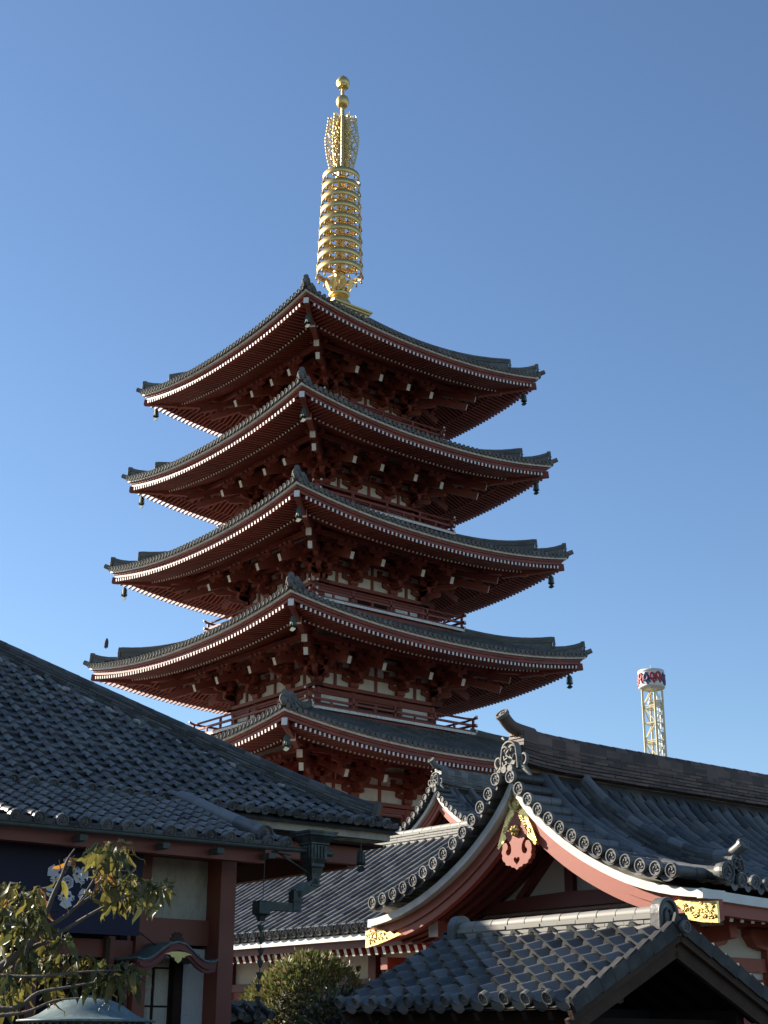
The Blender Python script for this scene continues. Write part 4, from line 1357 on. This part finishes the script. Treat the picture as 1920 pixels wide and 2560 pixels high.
fe = lambda x, z, t: V3(x, 16.782 - t, z)
for k in range(6):        # outer diamond petals
    a = math.pi / 2 + k * math.pi / 3
    def pp(r, da): return (c[0] + r * math.cos(a + da), c[1] + r * math.sin(a + da))
    eb.prism([pp(.315, 0), pp(.285, .30), pp(.215, .24), pp(.20, 0), pp(.215, -.24), pp(.285, -.30)], fe, 0, .003)
for k in range(3):        # three rounded figures between
    a = math.pi / 6 + k * 2 * math.pi / 3
    def pp(r, da): return (c[0] + r * math.cos(a + da), c[1] + r * math.sin(a + da))
    eb.prism([pp(.20, -.62), pp(.245, -.45), pp(.225, -.25), pp(.20, 0), pp(.225, .25), pp(.245, .45), pp(.20, .62), pp(.16, .45), pp(.115, .5), pp(.10, 0), pp(.115, -.5), pp(.16, -.45)], fe, 0, .003)
    for da in (-.24, .24):
        q = pp(.165, da); em.prism(ring(q[0], q[1], .016, 10), fe, .004, .007)
    for da in (-.55, -.42, .42, .55):
        p, q = pp(.20, da), pp(.25, da * 1.06); em.beam(fe(p[0], p[1], .006), fe(q[0], q[1], .006), .010, .004, upv=(0, 1, 0))
eb.prism(ring(c[0], c[1], .092, 6, math.pi / 6), fe, 0, .003)
em.prism(ring(c[0], c[1], .018, 10), fe, .004, .006)
for k in range(14):
    a = 2 * math.pi * k / 14
    em.beam(fe(c[0] + .03 * math.cos(a), c[1] + .03 * math.sin(a), .005), fe(c[0] + .068 * math.cos(a), c[1] + .068 * math.sin(a), .005), .007, .003, upv=(0, 1, 0))
eo = eb.build('crest', 'cloth_white', ban, BO_)
em.build('crest_marks', 'navy_mark', eo, BO_)

# rain chain of funnel cups
rc, RO = site('rain_chain', 'rain chain of dark funnel cups hanging from the copper downpipe', 'rain chain', 10.88, 16.14, 3.06)
cup = MB(); cup.lathe([(.012, -.085), (.02, -.07), (.045, 0), (.05, .005), (.042, 0), (.015, -.06)], 8, (0, 0, 0), 0, False)
cup.tube([V3(0, 0, 0), V3(0, 0, .055)], .007, 4)
c0 = cup.build('cup', 'copper_dark', rc)
for k in range(13):
    o = c0 if k == 0 else part_copy(c0, rc)
    o.location = (.012 * math.sin(k * .7), 0, -.06 - k * .145)
# hanging bell under the hall corner
hbp = W(15.0, 19.32, 4.62)
hbell = thing('wind_bell', 'dark bronze wind bell hanging under the right end of the shaded hall roof', 'wind bell', hbp, 0.4)
bell_parts(hbell, .52, 'copper_dark')
hbell.location = tuple(W(14.62, 18.87, 4.62))

for o_, (a_, b_, z_) in ((lb, (11.0, 17.0, 0)), (ban, (8.5, 16.8, 2.84)), (rc, (10.88, 16.14, 3.06)), (hbell, (14.62, 18.87, 4.62))):
    resize(o_, .85 * a_, .85 * b_, .24 + .85 * z_, .85)

# low tiled garden wall
gw, GO = site('garden_wall', 'low dark tile-topped wall behind the shrubs', 'wall', 13, 19.6, 0)
w = MB(); w.bx((11.3, 19.45, 0), (13.2, 19.75, 1.92)); w.build('wall_body', 'wood_dark', gw, GO)
w = MB()
tile_field(w, lambda u, v: V3(u, 19.25 + v, 1.95 + .5 * v), 11.3, 13.2, .26, 0, lambda u: .34, .18, 'roll', .06, .02, .02, .03, True, 0, dr=.07)
w.beam(V3(11.3, 19.6, 2.14), V3(13.2, 19.6, 2.14), .16, .08)
w.build('coping', 'tile', gw, GO)

# ================================================================== SMALL SHED IN FRONT (ridge along e2)
shd, SO = site('tiled_shed', 'small dark wooden shed with a half sunlit pantile gable roof in the foreground', 'shed', 10.3, 10.2, 0)
def spart(mb, name, m, parent=None): return mb.build(name, m, parent or shd, SO)
SB0, SB1 = 8.70, 11.78
AE, AR, SZ, ST = 8.90, 10.30, 1.90, .49
sr = MB(); vbs = []
random.seed(11)
Ps = lambda u, v: V3(AE + v, u, SZ + ST * v)
tile_field(sr, Ps, SB0, SB1, .256, 0, lambda u: 1.36, .165, 'S', .050, .034, .050, .042, True, 1, dr=.060, flip=1, jit=.7, discsout=.015)
Ps2 = lambda u, v: V3(2 * AR - AE - v, u, SZ + ST * v)
tile_field(sr, Ps2, SB0, SB1, .256, 0, lambda u: 1.36, .165, 'S', .045, .030, .034, .022, True, 0, dr=.060, flip=1)
for s, A0 in ((1, AE), (-1, 2 * AR - AE)):
    sr.quad(V3(A0, SB0, SZ - .03), V3(A0, SB1, SZ - .03), V3(AR, SB1, SZ + ST * 1.4 - .03), V3(AR, SB0, SZ + ST * 1.4 - .03))
    # verge tiles with a hanging side plate
    dirv = nrm(V3(s, 0, ST)); nv = nrm(V3(-s * ST, 0, 1))
    for be in (SB0 - .015, SB1 + .015):
        vb = MB(); vbs.append(vb)
        for k in range(9):
            v = .165 * k
            p = V3(A0 + s * (v + .085), be, SZ + ST * (v + .085)) + nv * (.012 + .004 * (k % 2)) - nv * .03
            vb.box(p, (.19, .03, .115), 0, np.array([nrm(dirv + nv * .05), V3(0, 1, 0), nv]))
            vb.box(p + nv * .055 + V3(0, .03 if be < 10 else -.03, 0), (.19, .07, .022), 0, np.array([nrm(dirv + nv * .14), V3(0, 1, 0), nv]))
srf = spart(sr, 'roof', 'tile')
for vb in vbs: spart(vb, 'verge_tiles', 'verge', srf)
rg = MB()
noshi_ridge(rg, [V3(AR, SB0 + .22, SZ + ST * 1.4 - .03), V3(AR, SB1 - .22, SZ + ST * 1.4 - .03)], .19, 3, .044, .066, .235)
spart(rg, 'ridge', 'noshi', srf)
for be, s in ((SB0 + .20, -1), (SB1 - .20, 1)):
    ro = MB()
    f3 = lambda x, y, t, be=be, s=s: V3(AR + x, be + s * t, SZ + ST * 1.4 - .04 + y)
    pl = [(-.13, 0)] + [(-.13 * math.cos(t), .14 + .14 * math.sin(t)) for t in np.linspace(0, math.pi, 12)] + [(.13, 0)]
    ro.prism(pl, f3, -.02, .07)
    ro.tube([f3(x * .86, y * .93, .08) for x, y in pl], .022, 5)
    ro.tube([f3(-.045, .03, .08)] + [f3(-.045 * math.cos(t), .13 + .05 * math.sin(t), .08) for t in np.linspace(0, math.pi, 6)] + [f3(.045, .03, .08)], .014, 5)
    ro.tube([f3(0, .02, .04), f3(0, .015, .26)], .052, 10)
    ro.disc(f3(0, .015, .265), (0, s, 0), (0, 0, 1), .056, .02, 0, 14, 1)
    spart(ro, 'ridge_ornament', 'tile', srf)
w2 = MB()
for s, A0 in ((1, AE), (-1, 2 * AR - AE)):
    for be in (SB0 + .02, SB1 - .02):
        q = 1 if be < 10 else -1
        w = MB()
        w.beam(V3(A0 + s * .02, be, SZ - .095), V3(AR, be, SZ + ST * 1.38 - .095), .05, .075)
        w.beam(V3(A0 + s * .05, be + q * .055, SZ - .185), V3(AR, be + q * .055, SZ + ST * 1.35 - .185), .05, .13)
        spart(w, 'barge_board', 'wood')
    b_ = SB0 + .3
    while b_ < SB1 - .1:
        w2.beam(V3(A0 + s * .06, b_, SZ - .09), V3(AR, b_, SZ + ST * 1.34 - .09), .06, .08); b_ += .30
    w2.quad(V3(A0, SB0, SZ - .045), V3(A0, SB1, SZ - .045), V3(AR, SB1, SZ + ST * 1.4 - .045), V3(AR, SB0, SZ + ST * 1.4 - .045))
    w2.bx((min(A0 + s * .35, A0 + s * .47), SB0 + .2, SZ - .16), (max(A0 + s * .35, A0 + s * .47), SB1 - .2, SZ - .02))
spart(w2, 'rafters', 'wood_dark')
w = MB(); w.bx((AR - .06, SB0 + .1, SZ + .46), (AR + .06, SB1 - .1, SZ + .58)); w.bx((AE + .42, SB0 + .35, SZ - .22), (2 * AR - AE - .42, SB0 + .47, SZ - .10))
spart(w, 'tie_beam', 'wood_dark')
first = None
for a in (AE + .42, 2 * AR - AE - .42):
    for b_ in (SB0 + .42, SB1 - .42):
        if first is None:
            p = MB(); p.bx((-.06, -.06, 0), (.06, .06, 1.88)); first = p.build('post', 'wood_dark', shd); o = first
        else: o = part_copy(first, shd)
        o.location = (a - SO[0], b_ - SO[1], 0)
w = MB(); w.bx((AE + .5, SB0 + 1.2, 0), (2 * AR - AE - .5, SB1 - .5, 1.9)); spart(w, 'shade_box', 'dark')  # near-black box painting the shade inside the shed
# perforated metal screen under the gable
w = MB()
y = SB0 + .80; x0, x1, z0, z1 = AR - .42, AR + .10, 1.95, 2.32
for k in range(27): x = x0 + (x1 - x0) * k / 26; w.bx((x - .004, y, z0), (x + .004, y + .006, min(z1, 1.86 + ST * (x - AE) + .06)))
for k in range(19):
    z = z0 + (z1 - z0) * k / 18
    xs_ = max(x0, AE + (z - 1.90) / ST)
    if xs_ < x1: w.bx((xs_, y + .0065, z - .004), (x1, y + .012, z + .004))
w.bx((x0, y + .02, z0 - .01), (x1, y + .03, z0 + .01))
spart(w, 'wire_screen', 'mesh_metal')

# ================================================================== BRONZE LANTERN (only its copper roof is in view)
lan = thing('lantern', 'lantern with a weathered green copper roof below the leafy branches', 'lantern', (-2.23, 11.6, 0))
m = MB()
pr = [(.001, 1.905), (.06, 1.904), (.11, 1.900), (.17, 1.888), (.22, 1.870), (.27, 1.845), (.315, 1.815), (.36, 1.785), (.41, 1.763), (.46, 1.750), (.52, 1.742), (.52, 1.730), (.45, 1.729), (.001, 1.73)]
m.lathe(pr, 44)
lr_ = m.build('lantern_roof', 'copper_green', lan)
m = MB(); m.lathe([(.44, 1.727), (.44, 1.69), (.40, 1.688), (.40, 1.66)], 40)
for k in range(48):
    a = 2 * math.pi * k / 48; ex = V3(math.cos(a), math.sin(a), 0)
    m.beam(ex * .30 + V3(0, 0, 1.70), ex * .47 + V3(0, 0, 1.705), .02, .03)
m.build('eave_frame', 'copper_dark', lan)
m = MB(); m.lathe([(.30, 1.66), (.30, 1.2), (.40, 1.18), (.40, 1.1), (.16, 1.05), (.13, .5), (.18, .3), (.42, .22), (.45, 0)], 24); m.build('lantern_body', 'copper_dark', lan)
m = MB(); m.lathe([(.06, 1.903), (.055, 1.915), (.04, 1.92), (.001, 1.92)], 14); m.build('finial', 'copper_green', lr_)

# ================================================================== pixel helper for branches at a chosen depth
F_ = 3618.0
def at(px, py, Y):
    u = (px - 960) / F_; v = (1280 - py) / F_
    cr_, sr_ = math.cos(ROLL), math.sin(ROLL)
    u, v = cr_ * u - sr_ * v, sr_ * u + cr_ * v
    c, s = math.cos(PITCH), math.sin(PITCH)
    d = c - v * s
    return V3(u / d * Y, Y, CAMZ + (s + v * c) / d * Y)

# ================================================================== TREE WITH LONG LEAVES (left foreground)
random.seed(3)
TY = 9.0
tree = thing('tree', 'young tree with long drooping green and orange leaves reaching in from the left edge', 'tree', (-3.4, 9.0, 0))
TO = V3(-3.4, 9.0, 0)
tb = MB()
def limb(pts, r0, r1, dy=0.0, dy1=None):
    dy1 = dy if dy1 is None else dy1
    P = []
    for i, (x, y) in enumerate(pts):
        t = i / (len(pts) - 1)
        P.append(at(x, y, TY + dy + (dy1 - dy) * t))
    P = catm(P, 4)
    k = len(P)
    tb.tube(P, [r0 + (r1 - r0) * i / (k - 1) for i in range(k)], 7)
    return P
trunk = [V3(-3.4, 9, 0), V3(-3.38, 9, .9), V3(-3.2, 9.0, 1.5), V3(-2.95, 9, 1.82), at(-60, 2470, 9)]
tb.tube(catm(trunk, 4), [.075 - .0028 * i for i in range(17)], 9)
limb([(-60, 2470), (2, 2416), (58, 2377), (85, 2344), (116, 2283), (135, 2234), (154, 2192), (170, 2148), (187, 2122)], .030, .004, 0, -.25)
limb([(85, 2344), (125, 2314), (164, 2290), (193, 2265), (241, 2234), (290, 2205), (335, 2185)], .017, .004, 0, .3)
limb([(58, 2377), (110, 2356), (162, 2325), (212, 2294), (260, 2267), (309, 2244), (385, 2218)], .017, .004, 0, -.3)
limb([(193, 2265), (222, 2220), (250, 2170), (262, 2140)], .009, .003, .1, .2)
limb([(-60, 2500), (0, 2522), (51, 2515), (95, 2482), (169, 2468), (240, 2455)], .020, .005, -.2, -.4)
limb([(-60, 2545), (0, 2539), (68, 2529), (135, 2502), (200, 2495)], .014, .004, -.3, -.5)
limb([(-60, 2380), (0, 2363), (51, 2350), (100, 2335)], .010, .004, .2, .3)
limb([(135, 2234), (110, 2225), (95, 2215)], .006, .003)
limb([(116, 2283), (70, 2262), (30, 2258)], .008, .003, 0, -.2)
limb([(-60, 2430), (20, 2440), (110, 2440), (200, 2430), (300, 2425)], .012, .004, -.1, -.4)
limb([(154, 2192), (148, 2150)], .005, .002, -.1, -.15)
lf = MB()
def leaf(p, d, L, w, m):
    d = nrm(d)
    sdv = nrm(np.cross(d, V3(uni(-.5, .5), uni(-1, 1), .6)))
    n = np.cross(sdv, d)
    droop = uni(.15, .5)
    rows = []
    for t, ww in ((0, .05), (.18, .55), (.42, 1.0), (.68, .82), (.88, .38), (1.0, .02)):
        c = p + d * L * t + V3(0, 0, -droop * L * t * t) + n * (.02 * math.sin(t * 9))
        rows.append((c - sdv * w * ww / 2 + n * w * .16 * ww, c, c + sdv * w * ww / 2 + n * w * .16 * ww))
    vs = [x for r_ in rows for x in r_]
    fs = []
    for i in range(5):
        a = i * 3
        fs += [(a, a + 1, a + 4, a + 3), (a + 1, a + 2, a + 5, a + 4)]
    lf.add(vs, fs, m, True)
def cluster(px, py, n, dy, pal, spread=1.0, L=.155):
    c = at(px, py, TY + dy)
    for k in range(3):
        e = c + V3(uni(-.07, .02), uni(-.05, .05), uni(-.10, .02))
        tb.tube([e, (e + c) / 2 + V3(0, 0, .008), c + V3(uni(-.02, .02), 0, uni(0, .03))], [.0035, .003, .0018], 4)
    for k in range(int(n * 1.15) + 1):
        a = uni(0, 2 * math.pi)
        d = V3(math.cos(a) * spread, math.sin(a) * spread, uni(-2.2, .05))
        m = random.choices((0, 1, 2), pal)[0]
        l = L * uni(.45, 1.0)
        leaf(c + V3(uni(-.025, .025), uni(-.04, .04), uni(-.02, .02)), d, l, l * uni(.25, .36), m)
G, O, Y_ = (6, 4, .12), (2, 7, .45), (1, 5, 3)
for (px, py, n, pal) in [(248, 2120, 8, G), (285, 2112, 8, G), (308, 2125, 7, G), (232, 2150, 7, G), (295, 2160, 7, G), (265, 2165, 7, O),
                         (330, 2185, 9, G), (300, 2205, 8, O), (256, 2195, 7, O), (345, 2210, 9, G), (375, 2205, 8, G), (400, 2215, 8, O), (415, 2210, 6, O),
                         (325, 2230, 7, O), (290, 2240, 6, O), (360, 2240, 5, G), (275, 2215, 6, O),
                         (182, 2150, 3, Y_), (150, 2205, 2, Y_), (222, 2240, 3, O),
                         (100, 2220, 7, Y_), (85, 2235, 7, Y_), (110, 2245, 5, Y_), (25, 2225, 7, O), (45, 2215, 5, O), (5, 2215, 6, O), (60, 2235, 6, G),
                         (90, 2265, 9, G), (60, 2270, 10, G), (30, 2265, 10, G), (5, 2275, 10, G), (100, 2295, 8, G), (75, 2310, 9, G), (45, 2320, 9, G), (15, 2330, 9, G),
                         (125, 2325, 7, G), (140, 2355, 8, G), (160, 2345, 6, G), (105, 2370, 8, G), (70, 2385, 8, G), (30, 2385, 7, G), (0, 2370, 6, G),
                         (130, 2395, 9, G), (165, 2390, 9, G), (200, 2395, 8, G), (230, 2395, 8, O), (250, 2410, 8, G), (285, 2420, 9, G), (310, 2415, 8, G), (330, 2420, 7, G),
                         (95, 2420, 7, G), (60, 2425, 6, O), (25, 2440, 6, G), (180, 2430, 7, G), (215, 2440, 7, G), (140, 2440, 6, O), (300, 2450, 6, G), (265, 2445, 6, G), (335, 2440, 5, G),
                         (20, 2480, 5, O), (60, 2470, 4, O), (120, 2480, 4, O), (10, 2500, 4, G), (245, 2462, 4, G)]:
    cluster(px, py, n, uni(-.45, .35), pal)
tb.build('trunk', 'bark', tree, TO)
lf.build('foliage', ['leaf', 'leaf_olive', 'leaf_orange'], tree, TO)

# ================================================================== SHRUBS
def shrub(root, c, rx, ry, rz, n, size, mats, pal, top_flat=2.4, name='foliage', zmin=-1.0, aspect=.34):
    m = MB()
    P = np.random.RandomState(4)
    k = 0
    lumps = [(nrm(P.randn(3)), P.uniform(.25, .5)) for _ in range(16)]
    while k < n:
        d = nrm(P.randn(3))
        if d[2] < zmin: continue
        # superellipsoid radius with lumps
        q = (abs(d[0]) ** top_flat + abs(d[1]) ** top_flat + abs(d[2]) ** top_flat) ** (-1 / top_flat)
        bump_ = sum(.09 * math.exp(-((1 - float(np.dot(d, l))) / (w_ * .35))) for l, w_ in lumps)
        r = q * (P.uniform(.70, 1.0) ** .6 + bump_ - .05)
        p = c + V3(d[0] * rx, d[1] * ry, d[2] * rz) * r
        o = nrm(V3(d[0], d[1], d[2]) + P.randn(3) * .55 + V3(0, 0, .35))
        s = nrm(np.cross(o, P.randn(3)))
        L = size * P.uniform(.6, 1.3); wd_ = L * aspect
        mi = P.choice(len(mats), p=pal)
        m.add([p - s * wd_ * .2, p + s * wd_ * .2, p + o * L * .5 + s * wd_ * .5, p + o * L, p + o * L * .5 - s * wd_ * .5], [(0, 1, 2, 3, 4)], mi)
        k += 1
    for q in range(90):      # stray shoots
        d = nrm(V3(P.randn(), P.randn(), abs(P.randn()) * 1.2)); 
        q_ = (abs(d[0]) ** top_flat + abs(d[1]) ** top_flat + abs(d[2]) ** top_flat) ** (-1 / top_flat)
        p0 = c + V3(d[0] * rx, d[1] * ry, d[2] * rz) * q_ * .97
        g_ = nrm(d + V3(P.randn() * .3, P.randn() * .3, .9))
        for j in range(7):
            p = p0 + g_ * size * .42 * j
            o = nrm(g_ + P.randn(3) * .8); s = nrm(np.cross(o, P.randn(3))); L = size * P.uniform(.5, .9); wd_ = L * aspect
            m.add([p - s * wd_ * .2, p + s * wd_ * .2, p + o * L * .5 + s * wd_ * .5, p + o * L, p + o * L * .5 - s * wd_ * .5], [(0, 1, 2, 3, 4)], P.choice(len(mats), p=pal))
    return m
sh1 = thing('shrub', 'rounded clipped green shrub standing in front of the corridor wing', 'shrub', (-1.37, 28.9, 0))
m = shrub(sh1, V3(-1.37, 28.9, 1.52), 1.22, 1.22, 1.50, 26000, .11, ['shrub_leaf', 'shrub_olive', 'shrub_brown'], [.62, .26, .12])
m.build('foliage', ['shrub_leaf', 'shrub_olive', 'shrub_brown'], sh1, V3(-1.37, 28.9, 0))
m = MB(); m.lathe([(.001, 2.6), (.65, 2.35), (.95, 1.6), (.8, .8), (.4, .4), (.1, .3), (.12, 0)], 14, (-1.37, 28.9, 0)); m.build('dark_core', 'dark', sh1, V3(-1.37, 28.9, 0))  # near-black core stands in for shade among the leaves, stem at its foot
sh2 = thing('shrub', 'dark reddish shrub with small pink blossoms in front of the green shrub', 'shrub', (-.40, 15.6, 0))
m = shrub(sh2, V3(-.38, 15.6, 1.45), .48, .5, .62, 6500, .055, ['azalea_leaf', 'petal', 'shrub_leaf'], [.70, .06, .24], 2.0, aspect=.5)
for k in range(34):
    p = at(*random.choice([(858, 2455), (815, 2495), (845, 2480), (905, 2500)]), 15.35) + V3(uni(-.03, .03), uni(-.03, .03), uni(-.03, .03))
    o = nrm(V3(uni(-1, 1), uni(-1, 1), uni(-.2, 1))); s = nrm(np.cross(o, V3(uni(-1, 1), uni(-1, 1), uni(-1, 1))))
    m.add([p - s * .008, p + s * .008, p + o * .03 + s * .015, p + o * .05, p + o * .03 - s * .015], [(0, 1, 2, 3, 4)], 1)
m.build('foliage', ['azalea_leaf', 'petal', 'shrub_leaf'], sh2, V3(-.40, 15.6, 0))
m = MB(); m.lathe([(.001, 1.9), (.3, 1.75), (.38, 1.4), (.25, .9), (.05, .6), (.06, 0)], 12, (-.38, 15.6, 0)); m.build('dark_core', 'dark', sh2, V3(-.40, 15.6, 0))  # inner shade of the shrub as a near-black core, stem below

# ================================================================== RIDE TOWER FAR BEHIND
tw = thing('ride_tower', 'distant pale yellow lattice tower carrying a round cabin painted red and navy', 'tower', (31.24, 165, 0), R(2))
m = MB(); h = 1.16
cs = [V3(h, 0, 0), V3(0, h, 0), V3(-h, 0, 0), V3(0, -h, 0)]
for c in cs:
    m = MB(); m.beam(c, c + V3(0, 0, 40.3), .22, .22); m.build('leg', 'yellow_steel', tw)
m = MB()
hh = 2.02
k = 0
z = 40.2
while z > 18:
    for q in range(4):
        a, b = cs[q], cs[(q + 1) % 4]
        m.beam(a + V3(0, 0, z), b + V3(0, 0, z), .10, .13)
        if k % 2 == 1: m.beam(a + V3(0, 0, z - .22), b + V3(0, 0, z - .22), .10, .10)
        p, r_ = (a, b) if (k + q) % 2 else (b, a)
        m.beam(p + V3(0, 0, z), r_ + V3(0, 0, z - hh), .10, .10)
    z -= hh; k += 1
m.build('bracing', 'yellow_steel', tw)
m = MB()
m.beam(V3(.75, -.2, 0), V3(.75, -.2, 39.5), .05, .30); m.beam(V3(.55, .2, 0), V3(.55, .2, 39.5), .04, .20)
z = 20
while z < 39: m.box(V3(.98, -.05, z), (.28, .10, .45)); z += 1.0
m.box(V3(.2, 0, 38.7), (1.3, 1.2, .35))
m.build('cable_ladder', 'steel_white', tw)
m = MB(); m.lathe([(.001, 40.15), (1.3, 40.2), (1.5, 40.3), (1.56, 40.45), (1.52, 40.50), (1.48, 40.52), (1.48, 42.08), (1.52, 42.1), (1.55, 42.15), (1.50, 42.38), (1.1, 42.46), (.001, 42.46)], 28)
cab = m.build('cabin', 'steel_white', tw)
m = MB(); m.lathe([(1.50, 40.5), (1.50, 42.1)], 36); m.build('cabin_band', 'white', cab)
m = MB(); m2 = MB()
def oncyl(an, z, r_=1.515): return V3(r_ * math.cos(an), r_ * math.sin(an), z)
random.seed(9)
for q in range(12):
    a0 = -math.pi / 2 + (q - 5.5) * .50 + .1
    mm_ = m2 if q % 3 == 1 else m
    cz_ = 41.45 + uni(-.1, .15)
    mm_.tube([oncyl(a0 + .17 * math.cos(t), cz_ + .36 * math.sin(t)) for t in np.linspace(0, 2 * math.pi, 13)], .14, 5)
    mm_.tube([oncyl(a0 - .02, cz_ - .32), oncyl(a0 + .10, cz_ - .6), oncyl(a0 + .17, cz_ - .82)], .13, 5)
    mm_.tube([oncyl(a0 + .16, cz_ + .2), oncyl(a0 + .27, cz_ + .05), oncyl(a0 + .25, cz_ - .35), oncyl(a0 + .33, cz_ - .6)], .12, 5)
    if mm_ is m2:
        mm_.tube([oncyl(a0 - .1, cz_ + .3), oncyl(a0, cz_ + .58), oncyl(a0 + .22, cz_ + .45)], .08, 5)
        m.lathe([(.001, .04), (.16, .02)], 10, oncyl(a0, cz_ + .02, 1.53), 0, False, np.array([V3(-math.sin(a0), math.cos(a0), 0), V3(0, 0, 1), V3(math.cos(a0), math.sin(a0), 0)]))
m.build('red_pattern', 'cab_red', cab); m2.build('navy_pattern', 'cab_navy', cab)
m = MB(); m.tube([V3(0, 0, 42.4), V3(0, 0, 43.1)], .03, 5); m.build('antenna', 'steel_white', cab)
